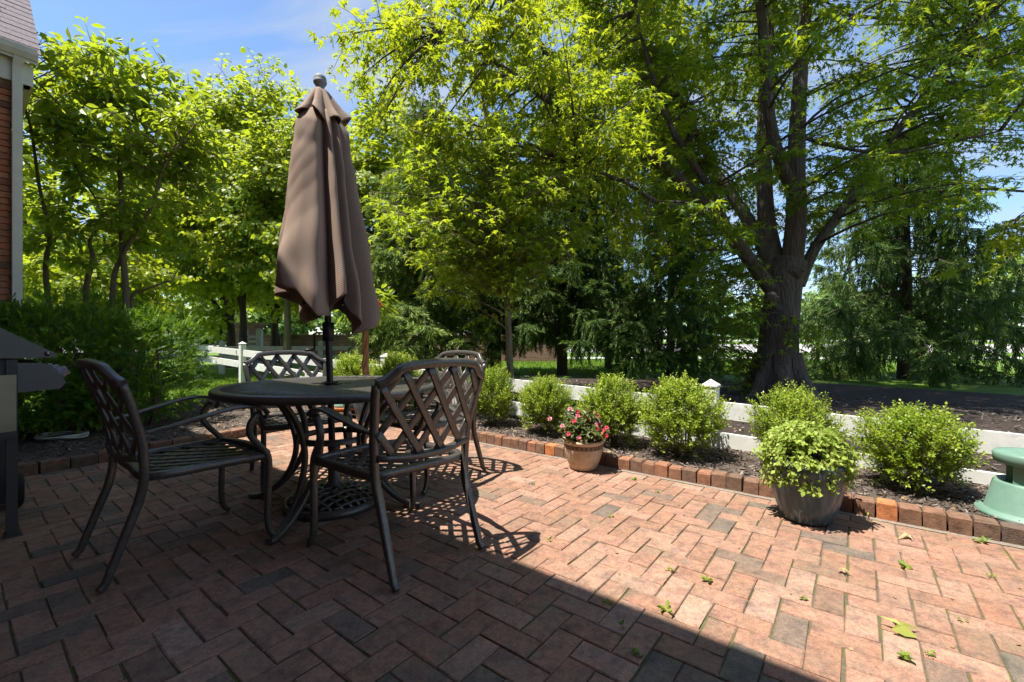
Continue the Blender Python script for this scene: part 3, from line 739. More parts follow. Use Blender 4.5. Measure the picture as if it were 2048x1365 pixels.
#__PART2__
# ================================================================ FURNITURE
def y_up(z):   # rake of the chair back / rear leg line
    return float(np.interp(z, [0, .03, .16, .32, .45, .60, .74, .83, .91], [-.355, -.342, -.295, -.240, -.218, -.236, -.272, -.302, -.328]))
def back_y(x, z): return y_up(z) - 0.038*(1-(x/0.29)**2)
def z_crest(x):
    return float(np.interp(abs(x), [0, .10, .185, .205, .222, .245, .270, .292], [.905, .902, .893, .884, .866, .846, .834, .826]))
def half_w(z): return float(np.interp(z, [.45, .60, .74, .83], [.250, .264, .282, .292]))
def make_chair():
    root = empty('patio_chair')
    for sx in (-1, 1):
        zs = np.array([0.010, .03, .07, .14, .22, .32, .42, .52, .60, .68, .76, .826])
        P = [(sx*(half_w(max(z, .45)) - (0.012 if z < .4 else 0)), y_up(z) - (0.012 if z < 0.02 else 0), z) for z in zs]
        wd = np.interp(zs, [0, .05, .3, .6, .83], [.024, .027, .030, .029, .028])
        mb = MB(); mb.sweep(cr_spline(P, 3), np.repeat(wd, 3)[:len(P)*3-2], np.repeat(wd, 3)[:len(P)*3-2]*1.12, up=(1, 0, 0)); mb.build('leg', 'cast_metal', root)
    for sx in (-1, 1):
        P = [(.302, .205, .648), (.300, .172, .600), (.296, .170, .545), (.291, .210, .490), (.287, .250, .440), (.286, .262, .380), (.286, .258, .24), (.287, .256, .10), (.290, .272, .035), (.292, .296, .012)]
        mb = MB(); mb.sweep(cr_spline([(sx*a, b, c) for a, b, c in P], 3), 0.026, 0.030, up=(1, 0, 0)); mb.build('leg', 'cast_metal', root)
    for sx in (-1, 1):
        P = [(.262, -.238, .612), (.276, -.15, .628), (.294, -.02, .660), (.303, .10, .684), (.306, .18, .682), (.306, .232, .660), (.305, .246, .634), (.304, .230, .616)]
        wd = np.repeat([.022, .034, .046, .050, .048, .044, .038, .030], 3)[:22]
        mb = MB(); mb.sweep(cr_spline([(sx*a, b, c) for a, b, c in P], 3), wd, 0.015, up=(0, 0, 1)); mb.build('arm', 'cast_metal', root)
    # seat frame and woven slats
    mb = MB()
    def seat_out(t):   # closed outline
        pts = [(-.238, -.20), (0, -.205), (.238, -.20), (.262, .05), (.276, .22), (.262, .262), (.13, .292), (0, .30), (-.13, .292), (-.262, .262), (-.276, .22), (-.262, .05)]
        return pts
    so = seat_out(0)
    C = np.array(so+so[:3]); 
    sp = cr_spline([(a, b, .425) for a, b in so+[so[0]]], 4)[:-1]
    mb.sweep(sp, 0.034, 0.034, up=(0, 0, 1), closed=True)
    seat = mb.build('seat', 'cast_metal', root)
    def in_seat(x, y):
        return -.195 < y < .290 - 0.35*x*x and abs(x) < np.interp(y, [-.2, .05, .22, .29], [.232, .254, .266, .235])
    for sg in (-1, 1):
        for x0 in np.arange(-.60, .61, .088):
            P = []
            for y in np.linspace(-.2, .3, 26):
                x = x0 + sg*0.78*(y-.05)
                if in_seat(x, y): P.append((x, y, .428 - .012*(1-(x/.27)**2) + sg*0.0025))
            if len(P) > 4: MB().sweep(P[::3]+([P[-1]] if (len(P)-1) % 3 else []), 0.027, 0.009, up=(0, 0, 1)).build('slat', 'cast_metal', seat)
    # back
    mb = MB()
    xs = np.concatenate([-np.array([.292, .272, .250, .232, .216, .203, .17, .10]), [0], np.array([.10, .17, .203, .216, .232, .250, .272, .292])])
    P = cr_spline([(x, back_y(x, z_crest(x)), z_crest(x)) for x in xs], 2)
    mb.sweep(P, 0.034, 0.036, up=(0, 1, 0.2))
    back = mb.build('backrest', 'cast_metal', root)
    P = [(x, back_y(x, .50), .512-.022*(1-(x/.25)**2)) for x in np.linspace(-.25, .25, 11)]
    MB().sweep(P, 0.028, 0.030, up=(0, 1, 0.2)).build('lower_rail', 'cast_metal', back)
    for sg in (-1, 1):
        for x0 in np.arange(-.56, .561, .124):
            P = []
            for z in np.linspace(.495, .90, 30):
                x = x0 + sg*0.70*(z-.70)
                if abs(x) < half_w(z)-.004 and z < z_crest(x)-.008 and z > .50-.018*(1-(x/.25)**2)+.01:
                    P.append((x, back_y(x, z)+sg*0.0035, z))
            if len(P) > 3: MB().sweep(P[::3]+([P[-1]] if (len(P)-1) % 3 else []), 0.033, 0.010, up=(0, 1, 0.1)).build('slat', 'cast_metal', back)
    return root
chair = make_chair()
CH_LIST = [((-1.605, 2.168), (.60, .80), 'dark cast metal lattice armchair standing alone in shade beside the grill, seen from its side'),
           ((-.570, 2.160), (-.75, .66), 'cast metal lattice armchair with its back turned to us, closest in front of the table'),
           ((-.622, 3.257), (-.62, -.785), 'sunlit cast metal armchair beyond the table next to the clipped shrubs'),
           ((-1.590, 3.275), (.66, -.75), 'cast metal armchair behind the table facing us, in front of the white fence')]
for i, (c, f, lab) in enumerate(CH_LIST):
    o = chair if i == 0 else copy_tree(chair)
    o.location = (c[0], c[1], 0.002); o.rotation_euler = (0, 0, math.atan2(f[1], f[0])-R(90))
    tag(o, lab, 'chair', 'metal chairs around the patio table')

TX, TY = -1.10, 2.72
tb = empty('patio_table', (TX, TY, 0)); tag(tb, 'round dark cast metal patio table with lattice top', 'table')
RT = 0.64
mb = MB(); mb.lathe([(RT-.055, .728), (RT-.045, .737), (RT-.012, .737), (RT, .728), (RT+.001, .712), (RT-.006, .697), (RT-.020, .690), (RT-.034, .692), (RT-.045, .705), (RT-.055, .716), (RT-.055, .728)], 72)
mb.lathe([(.05, .733), (.07, .733), (.07, .715), (.05, .715), (.05, .733)], 24)
mb.lathe([(RT-.130, .7325), (RT-.118, .7325), (RT-.118, .718), (RT-.130, .718), (RT-.130, .7325)], 64)
top = mb.build('tabletop', 'cast_metal', tb)
lat = MB()
ca, sa = math.cos(0.35), math.sin(0.35)
for sg in (-1, 1):
    for d in np.arange(-.60, .601, .0475):
        h = math.sqrt(max(0, (RT-.05)**2 - d*d))
        if h < .06: continue
        ux, uy = math.cos(.35+sg*R(33)), math.sin(.35+sg*R(33))
        gaps = [(-h, h)]
        if abs(d) < .06: gaps = [(-h, -.055), (.055, h)]
        for a, b in gaps:
            P = [(ux*t-uy*d, uy*t+ux*d, .7265+sg*0.0015) for t in np.linspace(a, b, 5)]
            lat.sweep(P, 0.025, 0.012, up=(0, 0, 1))
lo_ = lat.build('lattice', 'cast_metal', top); lo_['kind'] = 'stuff'
mb = MB(); mb.lathe([(.205, .395), (.205, .43), (.195, .43), (.195, .395), (.205, .395)], 40); mb.build('ring', 'cast_metal', tb)
for k in range(4):
    phi = R(-9+90*k)
    for sg in (-1, 1):
        mb = MB()
        prof = [(.45, .705), (.40, .690), (.33, .630), (.262, .53), (.226, .42), (.232, .31), (.295, .18), (.40, .075), (.51, .020), (.575, .014)]
        P = []
        for r, z in prof:
            off = sg*np.interp(z, [0, .08, .35, .7], [.004, .016, .045, .085])
            P.append((r*math.cos(phi)-off*math.sin(phi), r*math.sin(phi)+off*math.cos(phi), z))
        mb.sweep(cr_spline(P, 3), 0.027, 0.030, up=(-math.sin(phi), math.cos(phi), 0)); mb.build('leg', 'cast_metal', tb)
    mb = MB(); mb.sweep([((r)*math.cos(phi), (r)*math.sin(phi), z) for r, z in ((.05, .708), (.25, .706), (.50, .705), (RT-.03, .703))], 0.03, 0.016)
    mb.build('brace', 'cast_metal', tb)
# umbrella base, then the folded umbrella
ub = empty('umbrella_base', (TX, TY, 0)); tag(ub, 'heavy round woven metal umbrella stand on the bricks under the table', 'umbrella stand')
mb = MB(); mb.lathe([(.245, .022), (.250, .038), (.265, .046), (.280, .040), (.287, .020), (.285, .002), (.24, .002), (.245, .022)], 56); mb.build('rim', 'cast_metal', ub)
mb = MB(); mb.lathe([(.25, .006), (.24, .012), (.05, .055), (.0, .056)], 40); mb.build('plate', 'dark_metal', ub)
mb = MB()
zd = lambda r: .040+.075*(1-(r/.26)**2)
for sg in (-1, 1):
    for d in np.arange(-.22, .221, .048):
        h = math.sqrt(.255**2-d*d); ux, uy = math.cos(.2+sg*R(40)), math.sin(.2+sg*R(40))
        P = []
        for q, t in enumerate(np.linspace(-h, h, 17)):
            x, y = ux*t-uy*d, uy*t+ux*d
            P.append((x, y, zd(math.hypot(x, y))+sg*0.003*math.cos(q*math.pi/2)))
        mb.sweep(P, 0.020, 0.011)
wv = mb.build('weave', 'cast_metal', ub); wv['kind'] = 'stuff'
mb = MB(); mb.lathe([(.060, .105), (.050, .125), (.036, .135), (.034, .33), (.037, .335), (.037, .352), (.029, .355), (.022, .355)], 28); hub = mb.build('socket', 'cast_metal', ub)
mb = MB(); mb.sweep([(.03, -.01, .30), (.06, -.02, .30), (.085, -.03, .30)], .022, .022); mb.build('clamp_knob', 'cast_metal', hub)

um = empty('patio_umbrella', (TX, TY, 0.10)); tag(um, 'tall folded brown fabric patio umbrella standing through the table', 'umbrella')
lean = lambda z: (-0.034*z, 0.0, z-0.10)        # the pole leans a touch to one side
mb = MB(); mb.tube([lean(z) for z in np.linspace(.10, 2.56, 12)], .0195, 18); pole = mb.build('pole', 'dark_metal', um)
mb = MB()
for nm_, z0, z1, r in (('table_collar', .738, .750, .050), ('crank_housing', 1.0, 1.115, .034)):
    mb = MB(); mb.tube([lean(z0), lean(z0+.003), lean((z0+z1)/2), lean(z1-.003), lean(z1)], [r*.9, r, r, r, r*.9], 22); mb.build(nm_, 'dark_metal', pole)
mb = MB(); x0, y0, z0 = lean(1.05)
mb.tube([(x0-.03, y0-.02, z0), (x0-.062, y0-.04, z0), (x0-.066, y0-.042, z0-.01), (x0-.066, y0-.042, z0-.10)], .006, 8)
mb.tube([(x0-.066, y0-.042, z0-.10), (x0-.095, y0-.06, z0-.105), (x0-.11, y0-.07, z0-.105)], .008, 8); mb.build('crank_handle', 'dark_metal', pole)
fx, fy, fz_ = lean(2.55)
mb = MB(); mb.lathe([(.0, .120), (.018, .117), (.032, .105), (.038, .088), (.036, .076), (.040, .072), (.038, .062), (.030, .050), (.024, .040), (.026, .030), (.034, .020), (.034, .008), (.020, .0)], 28, (fx, fy, fz_-.02)); mb.build('finial', 'finial_grey', um)
VAL = [(-150, .30, 16), (-63, .42, 9), (-39, .34, 7), (-15, .46, 9), (38, .35, 14), (75, .3, 14), (118, .35, 14), (165, .35, 14)]
HEM = [(-180, 1.27), (-155, 1.285), (-125, 1.315), (-100, 1.285), (-78, 1.14), (-64, 1.145), (-60, 1.20), (-48, 1.27), (-40, 1.25), (-34, 1.16), (-18, 1.05), (-10, 1.045), (8, 1.13), (30, 1.17), (60, 1.08), (100, 1.22), (140, 1.12), (180, 1.27)]
def fold(th):
    d = np.degrees(th); f = np.ones_like(th)
    for c, dep, wdt in VAL:
        dd = (d-c+180) % 360-180
        f = f*(1-dep*np.exp(-(dd/wdt)**2))
        f = f+0.07*np.exp(-((dd-wdt*1.9)/(wdt*.9))**2)
    return f
nth, nz = 300, 70
th = np.linspace(-math.pi, math.pi, nth, endpoint=False)
hem = np.interp(np.degrees(th), [a for a, _ in HEM], [b for _, b in HEM])
fd = fold(th)
V = []; UVW = []
for k in range(nz+1):
    t = k/nz
    z = 2.42*(1-t)+hem*t
    R0 = np.interp(t, [0, .03, .10, .25, .5, .75, .92, 1.0], [.055, .105, .148, .175, .214, .258, .290, .292])
    damp = np.interp(t, [0, .1, .3, 1], [.35, .75, 1.0, 1.0])
    r = R0*(1+(fd-1)*damp) + 0.006*np.sin(th*11+t*5)*t + 0.010*np.sin(th*5+2.0+t*9)*t*(1-t)*4*.35
    r = r*(1+.030*np.sin(th*4.0+t*13+1.5*np.sin(t*7))*np.sin(t*math.pi)+.020*np.sin(th*9-t*21+2*np.sin(th*3))*t+.012*np.abs(np.sin(th*6+t*17+3*np.sin(t*5+th)))+.022*np.exp(-((t-.12)/.05)**2)*np.sin(th*9+1)-.030*np.exp(-((t-.22)/.04)**2))
    r = r*np.where((np.degrees(th) > -150) & (np.degrees(th) < -70), 1+.02*np.sin(t*8), 1)
    lx = -0.034*z
    V.append(np.stack([lx+r*np.cos(th), r*np.sin(th), z-.10], -1)); UVW.append(np.stack([th*.24, z+0*th, 0*th], -1))
V = np.concatenate(V); UVW = np.concatenate(UVW)
i, j = np.meshgrid(np.arange(nz), np.arange(nth), indexing='ij'); a = i*nth+j; b = i*nth+(j+1) % nth
mb = MB(); mb.add(V, np.stack([a, b, b+nth, a+nth], -1).reshape(-1, 4), .5, True)
can = mb.build('canopy', 'umbrella_fabric', um)
at = can.data.attributes.new('weave', 'FLOAT_VECTOR', 'POINT'); at.data.foreach_set('vector', UVW.astype(np.float32).ravel())
so = can.modifiers.new('thick', 'SOLIDIFY'); so.thickness = 0.004
# ruffled vent flap on top
V = []; UVW = []; nk = 22
ruf = 1+.0*th
for c, dep, wdt in ((-140, .35, 13), (-95, .55, 9), (-52, .42, 9), (-10, .35, 12), (45, .4, 14), (100, .4, 14), (160, .4, 14)):
    dd = (np.degrees(th)-c+180) % 360-180; ruf = ruf*(1-dep*np.exp(-(dd/wdt)**2)); ruf = ruf+.12*np.exp(-((dd-20)/11)**2)
hz = 2.345+.030*np.sin(th*3+.6)+.02*np.sin(th*7)
for k in range(nk+1):
    t = k/nk; z = 2.552*(1-t)+hz*t
    R0 = np.interp(t, [0, .08, .35, .7, .9, 1], [.028, .046, .078, .118, .148, .160])
    r = R0*(1+(ruf-1)*np.interp(t, [0, .3, 1], [.05, .35, 1]))
    V.append(np.stack([-0.034*z+r*np.cos(th), r*np.sin(th), z-.10], -1)); UVW.append(np.stack([th*.12, z+0*th, 0*th], -1))
V = np.concatenate(V); UVW = np.concatenate(UVW)
i, j = np.meshgrid(np.arange(nk), np.arange(nth), indexing='ij'); a = i*nth+j; b = i*nth+(j+1) % nth
mb = MB(); mb.add(V, np.stack([a, b, b+nth, a+nth], -1).reshape(-1, 4), .5, True)
vent = mb.build('vent', 'umbrella_fabric', can)
at = vent.data.attributes.new('weave', 'FLOAT_VECTOR', 'POINT'); at.data.foreach_set('vector', UVW.astype(np.float32).ravel())
so = vent.modifiers.new('thick', 'SOLIDIFY'); so.thickness = 0.004
for k in range(8):
    an = R(-160+45*k)
    P = [(-.034*z+r*math.cos(an), r*math.sin(an), z-.10) for r, z in ((.03, 2.40), (.055, 2.0), (.085, 1.6), (.13, 1.22))]
    MB().sweep(P, .012, .018, up=(math.cos(an), math.sin(an), 0)).build('rib', 'dark_metal', um)

# ---------------------------------------------------------------- grill at the frame's edge
gx, gy, _ = sn(-3.39, 0.0)
gr = empty('gas_grill', (gx, gy, 0), SN_ANG); tag(gr, 'dark gas grill with sloping lid and control knob on the patio', 'grill')
# local x = along s (towards the viewer's side is x=0, body runs to -x), local y = n
def gprism(prof, x0, x1):
    mb = MB(); k = len(prof)
    V = [(x0, a, b) for a, b in prof] + [(x1, a, b) for a, b in prof]
    mb.add(V, [(i, (i+1) % k, k+(i+1) % k, k+i) for i in range(k)]); mb.F.append(np.array([list(range(k))[::-1]])+mb.n-2*k); mb.T.append(np.array([.5])); mb.S.append(np.array([False]))
    mb.F.append(np.array([list(range(k, 2*k))])+mb.n-2*k); mb.T.append(np.array([.5])); mb.S.append(np.array([False]))
    return mb
lid = gprism([(.350, .912), (.352, .928), (.338, .944), (.30, .966), (.154, 1.068), (.06, 1.13), (-.05, 1.17), (-.2, 1.17), (-.30, 1.10), (-.33, .912)], .012, -.70).build('lid', 'grill_grey', gr)
MB().lathe([(.0, .006), (.010, .006), (.013, .0)], 16).build('bolt', 'steel', lid, (.013, .318, .933)).rotation_euler = (0, R(90), 0)
gprism([(.205, .60), (.205, .905), (-.30, .905), (-.30, .60)], -.02, -.68).build('firebox', 'grill_black', gr)
pan = gprism([(.21, .735), (.365, .742), (.392, .775), (.335, .870), (.30, .884), (.21, .888)], -.005, -.69).build('control_panel', 'grill_grey', gr)
for xx in (-.07, -.34, -.60):
    mb = MB(); mb.lathe([(.030, .0), (.030, .012), (.026, .014), (.026, .036), (.022, .042), (.0, .043)], 24)
    kn = mb.build('knob', 'knob_grey', pan, (xx, .366, .822)); kn.rotation_euler = (R(-60), 0, 0)
gprism([(.208, .54), (.208, .828), (-.27, .828), (-.27, .54)], .016, .004).build('side_panel', 'steel', gr)
gprism([(.212, .505), (.212, .538), (-.28, .538), (-.28, .505)], .020, -.70).build('shelf_rail', 'grill_black', gr)
for xx, yy in ((0, .198), (-.66, .198), (0, -.27), (-.66, -.27)):
    mb = MB(); mb.box((xx-.022, yy-.004, .46), (.044, .040, .89))
    lg = mb.build('leg', 'grill_black', gr)
    if xx == 0: m2 = MB(); m2.box((xx-.022, yy-.002, .011), (.058, .056, .020)); m2.build('foot', 'grill_black', lg)
for xx, yy in ((-.60, .250), (-.60, -.25)):
    mb = MB(); mb.lathe([(.0, -.022), (.055, -.022), (.085, -.024), (.098, -.014), (.100, .0), (.098, .014), (.085, .024), (.055, .022), (.0, .022)], 32)
    wh = mb.build('wheel', 'rubber', gr, (xx, yy, .102)); wh.rotation_euler = (R(90), 0, 0)
# coiled hose
P = []
for q in np.linspace(0, 2*math.pi*3.1, 110):
    P.append((.20*math.cos(q)*(1+.12*math.sin(q*.37)), .15*math.sin(q)*(1+.1*math.cos(q*.5)), .012+.006*q/6.28+.01*math.sin(q*1.7)))
tag(MB().tube(P, .009, 8).build('garden_hose', 'hose_white', None, (-4.38, 4.28, .06)), 'coiled off white garden hose lying on mulch behind the grill', 'hose')
# air conditioner behind the hedge
ac = empty('air_conditioner', (-5.25, 5.55, .05), .6); tag(ac, 'grey louvred air conditioner box half hidden behind the dark hedge', 'air conditioner')
MB().box((0, 0, .40), (.72, .72, .74)).build('body', 'grill_black', ac)
for k in range(16):
    for rz_ in (0, 1, 2, 3):
        a = rz_*math.pi/2; mb = MB(); mb.box((.375*math.sin(a), -.375*math.cos(a), .10+k*.042), (.70, .012, .020), a); mb.build('louver', 'grill_grey', ac)
MB().box((0, 0, .785), (.78, .78, .03)).build('lid', 'grill_grey', ac)
tag(MB().box((-4.62, 5.16, .085), (.42, .30, .10), .5).build('stone_block', 'bed_stone'), 'flat grey stone block on the mulch at the foot of the hedge', 'stone')
tag(MB().box((-3.55, 6.62, .075), (.75, .45, .06), -.5).build('stepping_stone', 'bed_stone'), 'flat grey stepping stone in the sunlit mulch behind the table', 'stone')

# ---------------------------------------------------------------- green garden speaker
sp = empty('garden_speaker', (2.80, 2.35, .05)); tag(sp, 'pale green mushroom shaped garden speaker on the mulch at the edge of the brick kerb', 'speaker')
MB().lathe([(.0, .0), (.225, .0), (.232, .012), (.228, .026), (.198, .032), (.192, .040), (.160, .180), (.152, .192), (.140, .190), (.130, .170), (.0, .165)], 48).build('body', 'speaker_green', sp)
MB().lathe([(.0, .290), (.150, .288), (.158, .294), (.162, .335), (.155, .347), (.10, .352), (.0, .353)], 48).build('cap', 'speaker_green', sp)
for k in range(3):
    an = R(200+120*k); mb = MB(); mb.box((.105*math.cos(an), .105*math.sin(an), .235), (.028, .085, .13), an); mb.build('strut', 'speaker_green', sp)
# ================================================================ PLANTS
def shell(n, rx, ry, rz, lo=.55, rng=rng, up=0.0):
    d = unit(rng.normal(size=(n, 3))); 
    if up: d[:, 2] = np.where(d[:, 2] < -up, -d[:, 2]*.6, d[:, 2])
    r = lo+(1-lo)*rng.random(n)**.7
    return d*np.array([rx, ry, rz])*r[:, None], d
def shrub_parts(h, w_, nspr, nleaf, lsize, tmpl, tf, seed, flat=.5, stemn=14, lo=.35, zbase=.10):
    """upright twiggy shrub: stems fan out from the base, sprigs carry small leaves"""
    g = np.random.default_rng(seed)
    wood = MB(); fol = MB()
    stems = []
    for k in range(stemn):
        a = g.random()*6.28; rr = w_*.5*math.sqrt(g.random())*.75
        P = np.array([(0.06*math.cos(a), .06*math.sin(a), 0), (rr*.45*math.cos(a), rr*.45*math.sin(a), h*.33), (rr*math.cos(a), rr*math.sin(a), h*.72)])
        wood.tube(cr_spline(P, 3), np.linspace(.005, .0025, 7), 5); stems.append(P)
    C = []; D = []; NN = []; S = []; T = []
    bump_ = g.normal(size=(13, 3)); bump_ = unit(bump_)
    for k in range(nspr):
        d = unit(g.normal(size=3)); d[2] = abs(d[2]) if d[2] < -.80 else d[2]
        amp = .84+.30*max(0, (bump_@d).max()-.72)/.28 - .06*g.random()
        if g.random() < .12 and d[2] > -.1: amp += .22*g.random()
        r = (lo+(1-lo)*g.random()**.45)*amp
        c = np.array([d[0]*w_*.5*r, d[1]*w_*.5*r, zbase+(h-zbase)*(.48+.52*d[2]*r)])
        c[0] *= np.interp(c[2]/h, [0, .15, .6, 1], [.62, .88, 1, .93]); c[1] *= np.interp(c[2]/h, [0, .15, .6, 1], [.62, .88, 1, .93])
        dr = unit(d*.7+np.array([0, 0, .75])+g.normal(size=3)*.35); L = g.uniform(.06, .13)*(h/.6)
        wood.tube([c-dr*L*.6, c, c+dr*L], [.0022, .0018, .001], 3)
        u = np.linspace(-.35, 1.02, nleaf); 
        ang = np.arange(nleaf)*2.4+g.random()*6
        a1 = unit(np.cross(dr, [.3, .2, .9])); a2 = np.cross(dr, a1)
        side = np.cos(ang)[:, None]*a1+np.sin(ang)[:, None]*a2
        C.append(c+dr*(u*L)[:, None]+side*.003); D.append(unit(side*.8+dr*.7+g.normal(size=(nleaf, 3))*.2)); NN.append(unit(dr*.6-side*.4+np.array([0, 0, .5])+g.normal(size=(nleaf, 3))*.35))
        S.append(lsize*g.uniform(.7, 1.2, nleaf)); T.append(np.clip(g.normal(.42, .17, nleaf)+.25*np.clip(u, 0, 1)*(r > .8)+.12*g.normal(), 0, 1))
    fol.leaves(tmpl, tf, np.concatenate(C), np.concatenate(D), np.concatenate(NN), np.concatenate(S), np.concatenate(T))
    return wood, fol
SMALL = [(0, 0, 0), (.32, .45, .08), (0, 1, -.04), (-.32, .45, .08)]
bx_meshes = []
for sd in (1, 2, 3, 4):
    wd_, fl_ = shrub_parts(.60, .60, 900, 16, .0225, SMALL, DIAM_F, 100+sd, zbase=.05)
    bx_meshes.append((wd_.mesh('stems', 'twig_bark'), fl_.mesh('foliage', 'boxwood_leaf')))
BOX = [(-.22, 4.94, .55, .66, 'boxwood shrub right behind the sunlit chair, first of the row along the fence'),
       (.337, 4.50, .62, .60, 'boxwood shrub behind and a little left of the flower pot'),
       (.905, 4.06, .66, .58, 'boxwood shrub just right of the pink flower pot'),
       (1.405, 3.66, .66, .62, 'tall boxwood shrub in front of the pointed white fence post'),
       (2.06, 3.20, .60, .60, 'boxwood shrub directly behind the glazed blue grey pot'),
       (2.575, 2.80, .66, .55, 'wide boxwood shrub standing free beside the green garden speaker'),
       (-1.60, 6.02, .72, .72, 'boxwood shrub by the far fence post behind the table'),
       (-2.35, 6.55, .85, .72, 'yellow green shrub behind the folded umbrella pole and table')]
for k, (x, y, wd_, h, lab) in enumerate(BOX):
    r = empty('boxwood_shrub', (x, y, .05), k*1.7); r.scale = (wd_*.90/.60*(1+.10*math.sin(k*2.3)), wd_*.90/.60*(1-.08*math.sin(k*1.9)), h*.93/.60)
    tag(r, lab, 'shrub', 'clipped shrubs along the white fence')
    a, b = bx_meshes[k % 4]; inst('stems', a, r); inst('foliage', b, r)
# potted chartreuse plant and its glazed pot
bp = empty('glazed_pot', (1.654, 2.475, 0)); tag(bp, 'tall glazed blue grey ribbed pot on the bricks', 'pot')
rib = lambda t, z: 1+.014*np.cos(t*18)*np.clip((z-.02)*8, 0, 1)
MB().lathe([(.0, .0), (.108, .0), (.122, .012), (.150, .09), (.173, .19), (.185, .28), (.188, .325), (.182, .338), (.172, .335), (.168, .30), (.0, .295)], 120, rfun=rib).build('body', 'pot_blue', bp)
MB().lathe([(.169, .302), (.10, .312), (.0, .315)], 32).build('soil', 'soil', bp)
pp = empty('trailing_plant', (1.654, 2.475, .30)); tag(pp, 'pale chartreuse leafy plant spilling over the glazed pot', 'plant')
g = np.random.default_rng(55); C = []; D = []; NN = []; S = []; T = []; wood = MB()
for k in range(480):
    a = g.random()*6.283; rr = math.sqrt(g.random())
    R_ = .215; x, y = R_*rr*math.cos(a), R_*rr*math.sin(a)*.92
    z = .13*(1-rr**2.2)+.03*g.random() - (.16*g.random()*(rr > .72)) 
    if rr > .70 and z < .0: x, y = x*.80, y*.80
    c = np.array([x, y, z+.03]); dr = unit(np.array([math.cos(a)*rr, math.sin(a)*rr, .55-1.0*max(0, rr-.6)])+g.normal(size=3)*.3)
    wood.tube([c-dr*.10, c-dr*.03, c+dr*.05], [.002, .0018, .001], 3)
    nl = 12; u = np.linspace(-.5, 1, nl); ang = np.arange(nl)*2.4
    a1 = unit(np.cross(dr, [.3, .2, .9])); a2 = np.cross(dr, a1); side = np.cos(ang)[:, None]*a1+np.sin(ang)[:, None]*a2
    C.append(c+dr*(u*.06)[:, None]); D.append(unit(side+dr*.5)); NN.append(unit(np.array([0, 0, 1.])+dr*.5+g.normal(size=(nl, 3))*.4)); S.append(g.uniform(.020, .036, nl)); T.append(np.clip(g.normal(.5, .22, nl), 0, 1))
MB_ = MB(); MB_.leaves(DIAM, DIAM_F, np.concatenate(C), np.concatenate(D), np.concatenate(NN), np.concatenate(S), np.concatenate(T)); MB_.build('foliage', 'potted_leaf', pp); wood.build('stems', 'young_bark', pp)
# tan pot with pink impatiens
tp = empty('clay_pot', (.560, 3.455, 0)); tag(tp, 'round tan clay pot with a carved dark band on the bricks', 'pot')
MB().lathe([(.0, .0), (.088, .0), (.100, .010), (.124, .06), (.141, .12), (.147, .160), (.147, .168)], 48).build('body', 'pot_tan', tp)
MB().lathe([(.1475, .168), (.1475, .200)], 48).build('band', 'pot_band', tp)
MB().lathe([(.148, .200), (.152, .206), (.163, .214), (.166, .226), (.160, .236), (.150, .236), (.142, .226), (.138, .21)], 48).build('rim', 'pot_tan', tp)
mb = MB()
for k in range(26):
    a = k*2*math.pi/26
    P = [(.1490*math.cos(a+.045*math.cos(q)), .1490*math.sin(a+.045*math.cos(q)), .184+.009*math.sin(q)) for q in np.linspace(0, 6.283, 9)[:-1]]
    mb.sweep(P, .003, .003, closed=True)
mb.build('ring_relief', 'pot_tan', tp)
MB().lathe([(.140, .212), (.0, .218)], 32).build('soil', 'soil', tp)
ip = empty('impatiens', (.560, 3.455, .21)); tag(ip, 'bushy plant with pink and white flowers in the tan clay pot', 'flowering plant')
C = []; D = []; NN = []; S = []; T = []; wood = MB()
for k in range(120):
    a = g.random()*6.283; rr = math.sqrt(g.random()); x, y = .17*rr*math.cos(a), .17*rr*math.sin(a); z = .05+.17*(1-rr**2)*g.random()+.05*g.random()
    c = np.array([x, y, z]); dr = unit(np.array([x*4, y*4, .7])+g.normal(size=3)*.3)
    wood.tube([(x*.25, y*.25, 0), c*.7, c], [.004, .003, .002], 3)
    nl = 8; ang = np.arange(nl)*2.4+g.random()*6; a1 = unit(np.cross(dr, [.3, .2, .9])); a2 = np.cross(dr, a1); side = np.cos(ang)[:, None]*a1+np.sin(ang)[:, None]*a2
    C.append(c+dr*np.linspace(-.03, .03, nl)[:, None]); D.append(unit(side+dr*.3-np.array([0, 0, .25]))); NN.append(unit(np.array([0, 0, 1.])+g.normal(size=(nl, 3))*.4)); S.append(g.uniform(.04, .065, nl)); T.append(np.clip(g.normal(.5, .28, nl), 0, 1))
MB_ = MB(); MB_.leaves(OVAL, OVAL_F, np.concatenate(C), np.concatenate(D), np.concatenate(NN), np.concatenate(S), np.concatenate(T)); MB_.build('foliage', 'impatiens_leaf', ip); wood.build('stems', 'braided_bark', ip)
FL = [(1100, 838), (1125, 852), (1137, 868), (1158, 875), (1168, 888), (1180, 870), (1196, 845), (1205, 862), (1212, 872), (1213, 856), (1156, 833), (1153, 842), (1148, 843), (1176, 838), (1195, 832), (1192, 851), (1195, 858), (1140, 818), (1155, 824), (1160, 880)]
